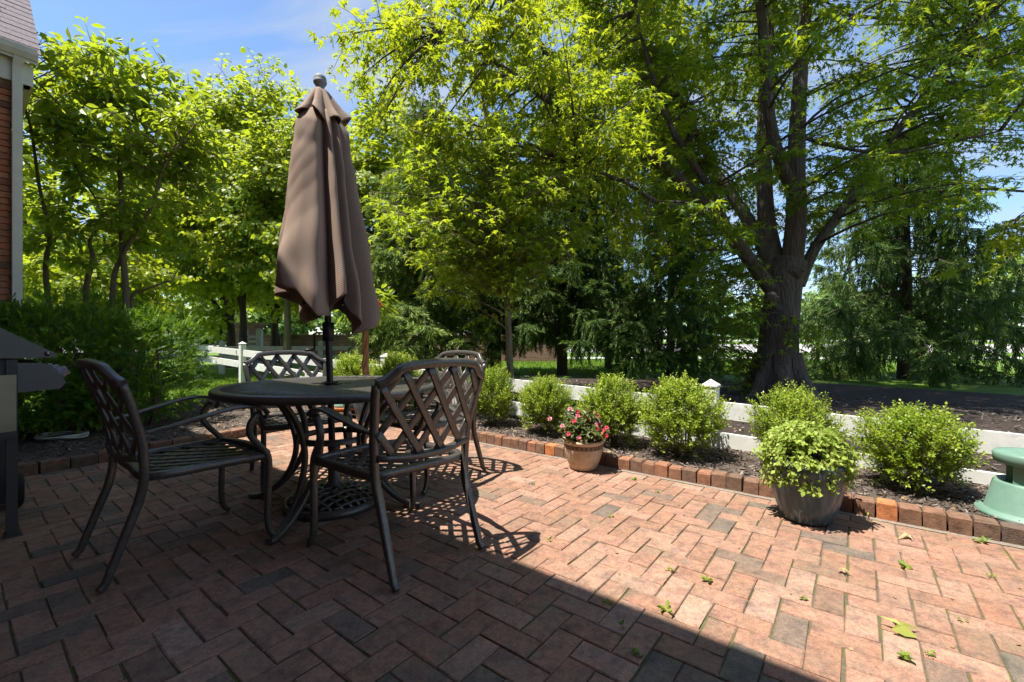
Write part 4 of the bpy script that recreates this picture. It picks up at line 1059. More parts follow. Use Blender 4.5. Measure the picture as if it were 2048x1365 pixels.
for px_, py_ in FL:
    yy = 3.455-.13-.02*random.random()+max(0, (860-py_))*.0035
    c = np.array([(px_-1024)/880*yy-.560, yy-3.455, 1-(py_-682)/880*yy-.21])
    view = unit(np.array([-.15, -1, .35])+g.normal(size=3)*.25); t0 = g.random()
    a1 = unit(np.cross(view, [0, 0, 1])); a2 = np.cross(view, a1); k = 6; an = np.arange(k)*2*math.pi/k
    Dm = np.cos(an)[:, None]*a1+np.sin(an)[:, None]*a2
    mb = MB(); mb.leaves(BROAD, BROAD_F, np.tile(c, (k, 1)), Dm+view*.25, np.tile(view, (k, 1)), np.full(k, .021), np.clip(t0*.9+g.normal(0, .12, k), 0, 1)); 
    mb.leaves(BROAD, BROAD_F, np.tile(c+view*.006, (k, 1)), Dm+view*.7, np.tile(view, (k, 1)), np.full(k, .014), np.clip(t0*.6+g.normal(0, .12, k), 0, 1)); mb.build('flower', 'flower_pink', ip)
# braided standard tree in a pot and the other pots behind the table
gp_ = empty('green_pot', (-2.20, 5.86, .085)); tag(gp_, 'pale green glazed pot on a terracotta saucer behind the table legs', 'pot')
MB().lathe([(.0, .035), (.15, .035), (.155, .05), (.165, .07), (.16, .08), (.17, .18), (.19, .27), (.20, .30), (.185, .30), (.0, .28)], 40).build('body', 'pot_green', gp_)
MB().lathe([(.0, .0), (.17, .0), (.20, .045), (.19, .05), (.16, .03)], 40).build('saucer', 'terracotta', gp_)
dp = empty('patterned_pot', (-1.78, 5.50, .0)); tag(dp, 'blue grey diamond patterned pot holding the braided little tree', 'pot')
MB().lathe([(.0, .0), (.13, .0), (.15, .02), (.19, .22), (.205, .36), (.215, .37), (.20, .385), (.18, .37), (.0, .35)], 44, rfun=lambda t, z: 1+.02*np.cos(t*10+z*30)*np.cos(t*10-z*30)).build('body', 'pot_blue', dp)
br = empty('braided_tree', (-1.83, 5.50, .36)); tag(br, 'small standard tree with a braided orange brown trunk and red blossom', 'potted tree')
mb = MB()
for k in range(3):
    P = [(.026*math.cos(z*9+k*2.09)*(1-.3*z), .026*math.sin(z*9+k*2.09)*(1-.3*z), z-.05) for z in np.linspace(0, .95, 26)]
    mb.tube(P, np.linspace(.026, .020, 26), 8)
for k in range(9):
    a = g.random()*6.28; mb.tube(cr_spline([(0, 0, .85), (.08*math.cos(a), .08*math.sin(a), .98), (.24*math.cos(a), .24*math.sin(a), 1.02+.2*g.random())], 3), np.linspace(.010, .003, 7), 5)
mb.build('trunk', 'braided_bark', br)
pc, d = shell(240, .36, .34, .26, .3, g); pc[:, 2] += 1.10
MB_ = MB(); MB_.leaves(OVAL, OVAL_F, pc, unit(d+np.array([0, 0, -.6])+g.normal(size=(240, 3))*.4), unit(d+np.array([0, 0, .8])), g.uniform(.10, .16, 240), np.clip(g.normal(.35, .2, 240), 0, 1)); MB_.build('crown', 'magnolia_leaf', br)
for k, (ox, oz) in enumerate(((.19, 1.10), (.24, 1.07), (.13, 1.13))):
    mb = MB(); kk = 10; an = g.random(kk)*6.28; mb.leaves(BROAD, BROAD_F, np.array([ox, -.30, oz])+g.normal(size=(kk, 3))*.02, unit(g.normal(size=(kk, 3))), unit(np.array([0, -1, .4])+g.normal(size=(kk, 3))*.4), np.full(kk, .05), g.random(kk)); mb.build('flower', 'flower_red', br)
# hosta-like broad plants in front of the fence
hs = empty('broadleaf_plant', (-3.35, 7.35, 0)); tag(hs, 'low clump of broad bright leaves seen through the chair lattice behind the table', 'plant')
n0 = 160; a = g.random(n0)*6.283; rr = np.sqrt(g.random(n0))
MB_ = MB(); MB_.leaves(OVAL, OVAL_F, np.stack([.7*rr*np.cos(a), .4*rr*np.sin(a), .15+.35*(1-rr**2)*g.random(n0)], -1), unit(np.stack([np.cos(a), np.sin(a), .3+0*a], -1)+g.normal(size=(n0, 3))*.3), unit(np.array([0, -.3, 1.])+g.normal(size=(n0, 3))*.3), g.uniform(.16, .26, n0), np.clip(g.normal(.6, .2, n0), 0, 1)); MB_.build('leaves', 'sapling_leaf', hs)

# ---------------------------------------------------------------- yew hedge
def yew(name, label, pts, group=None, n_spray=2600, seed=3, nl=20):
    """pts: list of (x,y,z,rx,ry,rz) lobes"""
    g = np.random.default_rng(seed); base = (pts[0][0], pts[0][1], .05)
    root = empty(name, base); tag(root, label, 'hedge', group)
    wood = MB(); C = []; D = []; NN = []; S = []; T = []
    B = np.array(base)
    vol = np.array([p[3]*p[4]+p[4]*p[5]+p[3]*p[5] for p in pts]); vol /= vol.sum()
    for (x, y, z, rx, ry, rz), fr in zip(pts, vol):
        for k in range(4):
            a = g.random()*6.28; rr = .7*g.random()
            P = [(x+.1*math.cos(a), y+.1*math.sin(a), .0), (x+rx*.35*math.cos(a), y+ry*.35*math.sin(a), z*.45), (x+rx*rr*math.cos(a), y+ry*rr*math.sin(a), z+.3*rz)]
            wood.tube(cr_spline(np.array(P)-B, 4), np.linspace(.03, .008, 9), 6)
        m = int(n_spray*fr); q_ = g.uniform(-1, 1, (m, 3)); mxa = np.abs(q_).max(1, keepdims=True); q_ = q_/(np.abs(q_)**6).sum(1, keepdims=True)**(1/6)*(.80+.20*g.random((m, 1)))
        d = unit(np.sign(q_)*np.abs(q_)**3); pc = q_*np.array([rx, ry, rz])+g.normal(size=q_.shape)*.03
        for q in range(m):
            c = pc[q]+np.array([x, y, z])
            if c[2] < .12: continue
            dr = unit(d[q]*.8+np.array([0, 0, .45])+g.normal(size=3)*.45); L = g.uniform(.07, .15)
            nrm = unit(np.cross(dr, g.normal(size=3))+np.array([0, 0, .8])); side = unit(np.cross(dr, nrm))
            u = np.linspace(0, 1, nl); sg = np.where(np.arange(nl) % 2, 1, -1)
            C.append(c+dr*(u*L)[:, None]); D.append(side*sg[:, None]*(1-.5*u)[:, None]+dr*(.6+.6*u)[:, None]+g.normal(size=(nl, 3))*.15); NN.append(nrm+g.normal(size=(nl, 3))*.2)
            S.append(g.uniform(.024, .040, nl)); T.append(np.clip(.20+.50*u+.25*g.normal(), 0, 1))
    fol = MB(); fol.leaves([(0, 0, 0), (.16, .4, .02), (0, 1, -.03), (-.16, .4, .02)], DIAM_F, np.concatenate(C)-B, np.concatenate(D), np.concatenate(NN), np.concatenate(S), np.concatenate(T))
    wood.build('stems', 'twig_bark', root); fol.build('foliage', 'yew_needle', root)
h0 = []
for t in np.linspace(-.3, 1.35, 5):
    x, y, _ = sn(-6.42, t); h0.append((x, y, .73, .46, .46, .55))
yew('yew_hedge', 'dark clipped yew hedge in shade between the grill and the brick house', h0, None, 5600, 3)
yew('yew_shrub', 'rounded sunlit yew shrub at the end of the dark hedge beside the lawn', [(-5.36, 6.45, .84, .46, .48, .48), (-5.50, 6.05, .78, .44, .46, .54)], None, 3000, 4)
yew('yew_shrub', 'low dark yew shrub under the magnolia behind the hedge top', [(-6.6, 6.6, .95, .75, .6, .75)], None, 1300, 5, 14)
# ================================================================ TREES
def Wp(px, py, y): return np.array([(px-1024)/880*y, y, 1-(py-682)/880*y])
class Tree:
    def __init__(self, name, label, base, group=None, cat='tree'):
        self.base = np.array(base, float); self.root = empty(name, base); tag(self.root, label, cat, group)
        self.wood = MB(); self.C = []; self.D = []; self.NN = []; self.S = []; self.T = []
    def limb(self, pts, r0, r1, k=5, sides=10, flare=None):
        P = cr_spline(np.asarray(pts)-self.base, k); r = np.linspace(r0, r1, len(P))
        if flare is not None:
            r = r*(1+flare*np.exp(-(P[:, 2])/.35))
        self.wood.tube(P, r, sides); return P+self.base
    def bough(self, S, P, ntw, twl, nlf, ls, g, droop=.15, r0=.02, spread=.9, tb=0.0, upn=1.0, ctr=np.zeros(3), out=0.0):
        S = np.asarray(S); P = np.asarray(P); L = np.linalg.norm(P-S)
        mid = S*.5+P*.5+np.array([0, 0, .12*L])+g.normal(size=3)*.06*L
        t = np.linspace(0, 1, 7)[:, None]; B = (1-t)**2*S+2*t*(1-t)*mid+t*t*P
        self.wood.tube(B-self.base, np.linspace(r0, .004, 7), 5)
        bd = unit(P-mid); cb = g.normal(0, .13)+tb
        us = np.clip(g.uniform(.25 if L < 2.5 else .5, 1.05, ntw), 0, 1)
        for u in us:
            q = (1-u)**2*S+2*u*(1-u)*mid+u*u*P
            h = g.normal(size=3); h[2] *= .45
            dr = unit(bd*.55+unit(h)*spread+np.array([0, 0, .12-droop])); Lt = twl*g.uniform(.6, 1.25)
            e = q+dr*Lt+np.array([0, 0, -droop*Lt]); m = q+dr*Lt*.55
            self.wood.tube(np.array([q, m, e])-self.base, [.0055, .004, .002], 3)
            k = nlf; v = np.linspace(.12, 1.05, k)[:, None]
            c = (1-v)**2*q+2*v*(1-v)*m+v*v*e
            sd = unit(np.cross(dr, [0, 0, 1])); sg = np.where(np.arange(k) % 2, 1, -1)[:, None]
            off = unit(sd*sg+dr*.5+g.normal(size=(k, 3))*.45+np.array([0, 0, -.25]))
            self.C.append(c+off*ls*.45); self.D.append(off+np.array([0, 0, -.30])+g.normal(size=(k, 3))*.25)
            self.NN.append(np.array([0, 0, upn])+off*.25+unit(c-ctr)*out+g.normal(size=(k, 3))*.45)
            self.S.append(ls*g.uniform(.65, 1.25, k)); self.T.append(np.clip(g.normal(.45+cb, .16, k), 0, 1))
    def finish(self, mat, tmpl, tf, bark):
        fol = MB(); fol.leaves(tmpl, tf, np.concatenate(self.C)-self.base, np.concatenate(self.D), np.concatenate(self.NN), np.concatenate(self.S), np.concatenate(self.T))
        self.wood.build('trunk', bark, self.root); fol.build('crown', mat, self.root)
        return len(np.concatenate(self.C))

# ---- the big maple
g = np.random.default_rng(21)
mt = Tree('maple_tree', 'huge old maple with thick multi limbed trunk behind the fence', (4.72, 7.8, 0))
Y0 = 7.8
limbs = []
mt.limb([(4.72, 7.8, -.1), (4.70, 7.8, .35), Wp(1556, 690, Y0), Wp(1562, 620, Y0), Wp(1570, 560, Y0), Wp(1580, 520, Y0)], .335, .265, 6, 22, flare=.48)
# root flares
for a in (200, 250, 300, 350, 60, 130):
    ca, sa = math.cos(R(a)), math.sin(R(a))
    mt.limb([(4.71+.22*ca, 7.8+.22*sa, .75), (4.71+.36*ca, 7.8+.36*sa, .35), (4.71+.55*ca, 7.8+.55*sa, .06), (4.71+.80*ca, 7.8+.80*sa, -.06)], .17, .07, 4, 8)
LM = [([Wp(1560, 600, Y0), Wp(1525, 555, Y0-.05), Wp(1462, 470, Y0-.2), Wp(1400, 400, Y0-.4), Wp(1330, 335, Y0-.6), Wp(1225, 275, Y0-.9), Wp(1120, 215, Y0-1.2), Wp(1000, 130, Y0-1.5), Wp(900, 60, Y0-1.8)], .14, .022),
      ([Wp(1560, 575, Y0), Wp(1520, 480, Y0+.3), Wp(1470, 400, Y0+.7), Wp(1425, 330, Y0+1.1), Wp(1385, 250, Y0+1.5), Wp(1330, 130, Y0+1.9), Wp(1280, -40, Y0+2.2)], .14, .03),
      ([Wp(1560, 560, Y0+.1), Wp(1535, 450, Y0+.3), Wp(1528, 330, Y0+.5), Wp(1530, 180, Y0+.6), Wp(1538, 0, Y0+.7), Wp(1530, -250, Y0+.8)], .165, .08),
      ([Wp(1580, 560, Y0), Wp(1592, 440, Y0-.1), Wp(1592, 330, Y0-.2), Wp(1598, 200, Y0-.2), Wp(1610, 40, Y0-.1), Wp(1640, -200, Y0)], .19, .075),
      ([Wp(1582, 375, Y0-.15), Wp(1560, 320, Y0-.3), Wp(1542, 250, Y0-.4), Wp(1532, 150, Y0-.5), Wp(1522, 20, Y0-.6), Wp(1500, -150, Y0-.8)], .105, .06),
      ([Wp(1598, 570, Y0), Wp(1628, 500, Y0), Wp(1680, 425, Y0+.1), Wp(1755, 315, Y0+.2), Wp(1850, 190, Y0+.3), Wp(1945, 60, Y0+.4), Wp(2060, -120, Y0+.5)], .105, .035),
      ([Wp(1690, 412, Y0+.1), Wp(1745, 388, Y0-.2), Wp(1850, 384, Y0-.6), Wp(1960, 378, Y0-1.0), Wp(2080, 385, Y0-1.4)], .035, .015),
      ([Wp(1600, 272, Y0-.2), Wp(1650, 288, Y0-.5), Wp(1730, 303, Y0-.8), Wp(1800, 305, Y0-1.0), Wp(1900, 285, Y0-1.2), Wp(2000, 262, Y0-1.4)], .035, .012),
      ([Wp(1615, 60, Y0), Wp(1660, 20, Y0), Wp(1700, 30, Y0-.2), Wp(1800, 40, Y0-.4)], .05, .02),
      ([Wp(1400, 400, Y0-.4), Wp(1330, 410, Y0-.9), Wp(1240, 360, Y0-1.3), Wp(1150, 330, Y0-1.7)], .05, .015),
      ([Wp(1225, 275, Y0-.9), Wp(1160, 200, Y0-1.2), Wp(1050, 40, Y0-1.5), Wp(960, -120, Y0-1.8)], .06, .02),
      ([Wp(1462, 470, Y0-.2), Wp(1420, 380, Y0-.5), Wp(1340, 250, Y0-.8), Wp(1290, 100, Y0-1.1), Wp(1260, -60, Y0-1.3)], .07, .02)]
allp = []; thin = []
for q, (pts, r0, r1) in enumerate(LM):
    P = mt.limb(pts, r0, r1, 6, 12); allp.append(P[4:]); thin.append(np.full(len(P)-4, .9 if q in (6, 7, 8) else 0.))
allp = np.concatenate(allp); thin = np.concatenate(thin)
# burrs and broken stub on the trunk
for px_, py_, rr in ((1590, 545, .14), (1545, 600, .12), (1575, 660, .13)):
    c = Wp(px_, py_, Y0-.22); mt.wood.tube(np.array([c+[0, .1, -.12], c+[0, .02, -.05], c, c+[0, .05, .09], c+[0, .12, .14]])-mt.base, [.05, rr*.8, rr, rr*.7, .04], 9)
def maple_ok(p, g):
    x, y, z = p
    px = 1024+880*x/y; py = 682-880*(z-1)/y
    sh = np.array([x, y])+z*np.array([.34, .135]); ns = sh@N
    if ns < 4.55: return 0
    if py < -260: return 0
    left = 640+.30*max(py, 0) if py > 0 else 640
    if px < left or px > 2230: return 0
    low = np.interp(px, [620, 700, 780, 950, 1200, 1260, 1480, 1530, 1650, 1720, 1850, 1950, 2100], [150, 230, 300, 330, 400, 560, 600, 480, 480, 380, 380, 440, 520])
    if py > low: return 0
    d = 1.0
    if px > 1640: d = .52 if py > 130 else .62
    if 1640 > px > 1300: d = .62
    if px < 1250: d = .72
    if 1490 < px < 1645 and y < Y0+.5 and 0 < py: d *= .22
    if py < -30: d *= .16 if px < 1350 else .55
    return d
cnt = 0; tries = 0
while cnt < 640 and tries < 200000:
    tries += 1
    p = np.array([g.uniform(-3.2, 13.0), g.uniform(4.6, 12.0), g.uniform(2.0, 12.0)])
    if 1024+880*p[0]/p[1] > 1300 and p[1] < 5.4: continue
    if g.random() > maple_ok(p, g): continue
    dd = np.linalg.norm(allp-p, axis=1)*(1+thin)+.6*np.maximum(0, allp[:, 2]-p[2]); k = dd.argmin()
    if dd[k] > 3.0: continue
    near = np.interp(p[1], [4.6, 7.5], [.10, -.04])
    lf = np.interp(1024+880*p[0]/p[1], [700, 1000, 1200, 1400, 1750], [.24, .20, .05, -.15, -.34])  # yellower leaves left; the darker tint right is shade put into colour
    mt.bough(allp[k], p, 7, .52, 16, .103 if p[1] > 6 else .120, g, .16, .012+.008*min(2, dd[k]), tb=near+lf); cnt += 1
for q in range(170):
    for _ in range(50):
        p = np.array([g.uniform(.6, 8.0), g.uniform(4.6, 8.8), g.uniform(6.5, 10.5)])
        if 682-880*(p[2]-1)/p[1] < -45 and (p[:2]+p[2]*np.array([.34, .135]))@N > 4.7: break
    dd = np.linalg.norm(allp-p, axis=1)*(1+3*thin); k = dd.argmin(); mt.bough(allp[k], p, 7, .6, 13, .13, g, .1, .02)
# low sprigs hanging beside the trunk and at the picture's edge
for px_, py_, yy in ((1665, 690, 7.2), (1680, 670, 7.4), (1478, 640, 7.6), (1450, 610, 7.5), (1500, 655, 7.5), (1470, 690, 7.7), (1440, 660, 7.8), (1550, 560, 7.1), (1610, 700, 7.3), (1500, 590, 7.2)):
    p = Wp(px_-40, py_, yy); dd = np.linalg.norm(np.array([4.7, 7.6, 1.6])-p)
    mt.bough((4.62, 7.55, 1.5), p, 5, .35, 9, .11, g, .2, .01, tb=.0)
for px_, py_, yy in ((2020, 520, 5.6), (2040, 555, 5.4), (1985, 480, 6.0), (2050, 480, 5.8), (1930, 530, 6.4)):
    mt.bough(Wp(2120, 400, 6.4), Wp(px_, py_, yy), 5, .4, 10, .13, g, .2, .012, tb=.15)
for q in range(26):
    p = Wp(g.uniform(1425, 1520), g.uniform(560, 765), g.uniform(7.5, 8.3)); mt.bough((4.45, 7.75, max(.1, p[2]-.6)), p, 5, .26, 9, .085, g, .1, .008, tb=.05)
nm = mt.finish('maple_leaf', MAPLE, MAPLE_F, 'maple_bark')

# ---- young tree in front of the spruces
g = np.random.default_rng(22)
yt = Tree('young_maple_tree', 'slender young maple with a thin pale trunk in the middle just behind the fence', (-.01, 6.0, 0))
tk = yt.limb([(-.01, 6.0, -.05), Wp(1021, 757, 6.0), Wp(1014, 600, 6.0), Wp(1003, 470, 6.0), Wp(990, 370, 6.0), Wp(975, 250, 6.05), Wp(960, 170, 6.1)], .052, .014, 5, 10)
for pts in ([Wp(1015, 610, 6), Wp(985, 560, 6.2), Wp(940, 520, 6.3)], [Wp(1003, 470, 6), Wp(1030, 420, 6.2), Wp(1040, 350, 6.3)]): yt.limb(pts, .02, .008, 4, 6)
cnt = 0
while cnt < 115:
    c = Wp(960, 420, 6.0); d = unit(g.normal(size=3)); p = c+d*np.array([1.62, 1.25, 1.25])*(.35+.65*g.random()**.6)
    px = 1024+880*p[0]/p[1]; py = 682-880*(p[2]-1)/p[1]
    if py > np.interp(px, [700, 800, 900, 1000, 1150, 1300], [600, 640, 600, 560, 540, 480]) or px < 735: continue
    dz = np.abs(tk[:, 2]-(p[2]-.5)).argmin()
    yt.bough(tk[max(8, dz)], p, 7, .34, 10, .098, g, .12, .010, tb=.22-.08*(px > 1050)); cnt += 1
yt.finish('sapling_leaf', MAPLE, MAPLE_F, 'young_bark')

# ---- generic leafy trees
def leafy(name, label, base, trunkh, crown, rad, nb, ls, seed, mat='far_leaf', group=None, tmpl=BROAD, tf=BROAD_F, tr=.14, ntw=8, twl=.8, nlf=11, fork=4, tb=0.0, bark='dark_bark', lean=(0, 0)):
    g = np.random.default_rng(seed); t = Tree(name, label, base, group); b = np.array(base); c = np.array(crown)
    top = np.array([c[0]+lean[0], c[1]+lean[1], c[2]+rad[2]*.55])
    tk = t.limb([b-[0, 0, .1], b+[0.03, 0, trunkh*.5], b+[.0, .02, trunkh], b*.4+top*.6*np.array([1, 1, 1]) if False else (b+[0, 0, trunkh])*.5+top*.5, top], tr, tr*.18, 5, 9, flare=.25)
    starts = [tk[len(tk)//3:]]
    for k in range(fork):
        a = g.random()*6.28; e = c+np.array([rad[0]*.62*math.cos(a), rad[1]*.62*math.sin(a), rad[2]*g.uniform(-.1, .5)])
        s0 = b+[0, 0, trunkh*g.uniform(.75, 1.15)]
        starts.append(t.limb([s0, s0*.62+e*.38+[0, 0, .25], e], tr*.55, tr*.13, 5, 7)[3:])
    st = np.concatenate(starts)
    for k in range(int(nb*(.66 if ls < .5 else 1))):
        d = unit(g.normal(size=3)); r = .30+.70*g.random()**.5
        p = c+d*np.array(rad)*r*(1+.10*math.sin(d[0]*7+seed)+.08*math.sin(d[2]*9))
        q = np.linalg.norm(st-p, axis=1)+.5*np.maximum(0, st[:, 2]-p[2]); q = q.argmin()
        t.bough(st[q], p, ntw, twl, nlf+3, ls*.86, g, .10, .016, tb=tb, upn=.55, ctr=c, out=.8)
    t.finish(mat, tmpl, tf, bark)
leafy('leafy_tree', 'broad bright maple with pointed crown left of the umbrella', (-8.7, 14.2, 0), 2.6, (-8.7, 14.2, 5.9), (3.0, 2.8, 3.7), 300, .17, 31, group='leafy trees beyond the lawn', tb=.22)
leafy('leafy_tree', 'smaller tree with a smooth pale trunk behind the umbrella and fence', (-6.15, 12.0, 0), 2.4, (-6.3, 12.2, 4.5), (1.9, 1.7, 2.4), 150, .15, 32, group='leafy trees beyond the lawn', bark='young_bark', tr=.12)
leafy('leafy_tree', 'spreading tree with low arching limbs over the far lawn above the hedge end', (-11.2, 17.5, 0), 1.9, (-11.5, 17.3, 5.6), (4.2, 3.2, 3.8), 280, .20, 33, group='leafy trees beyond the lawn', tr=.2, twl=1.0, tb=.18)
leafy('leafy_tree', 'dense tree just right of the folded umbrella behind the young maple', (-3.7, 14.0, 0), 2.2, (-3.7, 14.0, 5.2), (2.6, 2.2, 3.6), 230, .17, 34, group='leafy trees beyond the lawn', tb=.15)
leafy('leafy_tree', 'broad tree filling the gap behind the magnolia next to the house', (-12.2, 11.5, 0), 2.0, (-12.0, 11.6, 4.4), (3.0, 2.4, 3.2), 140, .18, 35, group='leafy trees beyond the lawn', tr=.2, twl=.9, tb=.2)
leafy('leafy_tree', 'forked dark trunked tree before the brick garden wall left of the umbrella', (-11.6, 21.5, 0), 2.0, (-11.4, 21.8, 4.6), (2.6, 2.2, 2.8), 120, .22, 36, group='leafy trees beyond the lawn', tr=.26, twl=1.0)
leafy('leafy_tree', 'thin trunked tree by the garden wall right behind the umbrella pole', (-9.9, 23.6, 0), 3.0, (-9.6, 23.8, 6.0), (2.6, 2.0, 3.0), 110, .22, 37, group='leafy trees beyond the lawn', tr=.16, twl=1.0)
leafy('leafy_tree', 'low bright young tree glowing behind the magnolia stems above the hedge', (-9.2, 9.5, 0), .9, (-9.1, 9.5, 2.35), (1.8, 1.0, 1.25), 100, .12, 38, group='leafy trees beyond the lawn', tr=.06, twl=.6, tb=.2, bark='young_bark')
# ---- magnolia
g = np.random.default_rng(23)
mg = Tree('magnolia_tree', 'multi stemmed magnolia with large glossy leaves beside the house corner', (-6.0, 6.6, 0))
st = []
Ym = 6.6
for pts, r0 in (([(-5.75, 6.6, -.05), Wp(252, 590, Ym), Wp(245, 500, Ym), Wp(243, 400, Ym), Wp(240, 310, Ym), Wp(262, 270, Ym), Wp(220, 200, Ym), Wp(160, 130, Ym)], .05),
                ([(-6.05, 6.6, -.05), Wp(225, 590, Ym), Wp(240, 520, Ym), Wp(300, 420, Ym-.1), Wp(330, 330, Ym-.2), Wp(390, 250, Ym-.3)], .045),
                ([(-6.3, 6.7, -.05), Wp(172, 600, Ym), Wp(186, 520, Ym), Wp(180, 480, Ym), Wp(205, 430, Ym), Wp(150, 330, Ym)], .045),
                ([(-5.7, 6.7, -.05), Wp(262, 610, Ym+.1), Wp(290, 580, Ym+.1), Wp(345, 560, Ym+.2)], .035),
                ([(-6.7, 6.6, -.05), Wp(92, 560, Ym), Wp(100, 470, Ym), Wp(80, 380, Ym), Wp(60, 250, Ym-.4), Wp(30, 160, Ym-.8)], .04),
                ([Wp(240, 310, Ym), Wp(180, 270, Ym-.3), Wp(110, 200, Ym-.6), Wp(40, 130, Ym-.9)], .025), ([Wp(262, 270, Ym), Wp(330, 260, Ym+.1)], .02)):
    st.append(mg.limb(pts, r0, .010, 5, 8)[8:])
st = np.concatenate(st)
cnt = 0
while cnt < 155:
    c = Wp(215, 310, Ym); d = unit(g.normal(size=3)); p = c+d*np.array([1.85, 1.15, 1.95])*(.25+.75*g.random()**.6)
    px = 1024+880*p[0]/p[1]; py = 682-880*(p[2]-1)/p[1]
    if py > np.interp(px, [0, 150, 300, 450], [470, 545, 560, 470]) or px > 455 or py < np.interp(px, [0, 60, 180, 250, 350, 450], [75, 60, 75, 130, 80, 280]): continue
    if py > 330 and g.random() < .5: continue
    hx = p[0]*U[0]+p[1]*U[1]; hn = p[0]*N[0]+p[1]*N[1]
    if hn < .75 and hx < -6.6 and p[2] < 4.6+(-6.9-hx): continue
    dd = np.linalg.norm(st-p, axis=1)+.5*np.maximum(0, st[:, 2]-p[2]); k = dd.argmin()
    mg.bough(st[k], p, 4, .24, 11, .142, g, .0, .008, spread=.8, tb=.10*(py < 300)-.05, upn=.8); cnt += 1
mg.finish('magnolia_leaf', OVAL, OVAL_F, 'young_bark')
# ---- spruces
def spruce(label, base, h, rmax, seed, zlow=.3, dens=1.0, weep=.35, tr=.16, tint_lift=0.0, asym=None):
    g = np.random.default_rng(seed); t = Tree('spruce_tree', label, base, 'drooping spruces behind the fence'); b = np.array(base)
    t.limb([b-[0, 0, .1], b+[.02, 0, h*.4], b+[0, .02, h*.8], b+[0, 0, h]], tr, .02, 5, 10)
    C = []; D = []; NN = []; S = []; T = []
    nbr = int(h*17*dens)
    for k in range(nbr):
        z = zlow+(h-zlow)*((k+g.random())/nbr)**1.05; fr = (z-zlow)/(h-zlow)
        L = rmax*(1-fr)**.75*g.uniform(.65, 1.1)+.25; a = k*2.4+g.normal()*.35
        if asym: L *= 1+asym*math.cos(a)
        o = np.array([math.cos(a), math.sin(a), 0]); s = b+[0, 0, z]
        P = [s, s+o*L*.4+[0, 0, -.05*L], s+o*L*.75+[0, 0, -.20*L], s+o*L+[0, 0, -.16*L]]
        B = cr_spline(P, 4); t.wood.tube(B-b, np.linspace(.020, .005, len(B)), 4)
        nt_ = int(10+L*15); us = g.uniform(.12, 1, nt_)
        for u in us:
            i0 = min(len(B)-2, int(u*(len(B)-1))); q = B[i0]+(B[i0+1]-B[i0])*(u*(len(B)-1)-i0)
            sd = np.array([-o[1], o[0], 0])*g.choice([-1, 1]); hang = g.random() < weep
            dr = unit(sd*.9+o*.55+np.array([0, 0, -.25])+g.normal(size=3)*.18) if not hang else unit(np.array([0, 0, -1.])+sd*.25+g.normal(size=3)*.12)
            Lt = g.uniform(.22, .55)*(1 if not hang else 1.1)*min(1, .5+L/2)
            n_ = int(15*Lt/.3)+4; v = np.linspace(0, 1, n_)[:, None]
            c = q+dr*v*Lt+np.array([0, 0, -.12*Lt])*v*v
            an = np.arange(n_)*2.4; a1 = unit(np.cross(dr, [.2, .3, .9])); a2 = np.cross(dr, a1); side = np.cos(an)[:, None]*a1+np.sin(an)[:, None]*a2
            C.append(c); D.append(side*.55+dr*1.0+np.array([0, 0, -.2])); NN.append(g.normal(size=(n_, 3))+np.array([0, -.4, .6])); S.append(g.uniform(.10, .17, n_)); T.append(np.clip(.35+.25*g.normal(size=n_)+tint_lift+.25*v[:, 0], 0, 1))  # even tint offset gives the one paler green spruce its needle colour
    t.C, t.D, t.NN, t.S, t.T = C, D, NN, S, T
    t.finish('spruce_needle', [(0, 0, 0), (.10, .4, .0), (0, 1, -.05), (-.10, .4, .0)], DIAM_F, 'dark_bark')
spruce('tall dark drooping spruce in the middle behind the young maple', (1.55, 13.6, 0), 9.0, 2.1, 41, 1.3, 1.25, .5, .17)
spruce('slim dark spruce with a bare thin trunk left of the big maple', (4.50, 12.5, 0), 8.2, 1.7, 42, .55, .85, .45, .12)
spruce('wide ragged spruce with long drooping boughs right of the big maple', (10.9, 12.2, 0), 6.8, 3.8, 43, .45, .95, .6, .19, asym=.0)
spruce('paler green spruce with low sunlit boughs behind the table and fence', (-2.35, 11.6, 0), 7.4, 1.9, 44, .35, .95, .25, .15, tint_lift=.42)
spruce('dark spruce with thick trunks in the shade between the two middle spruces', (-.55, 14.6, 0), 8.6, 1.7, 45, 1.8, .95, .4, .2)
spruce('slender spruce far back between the middle spruce and the slim one', (3.6, 16.5, 0), 8.0, 1.5, 46, .8, .7, .5, .14)
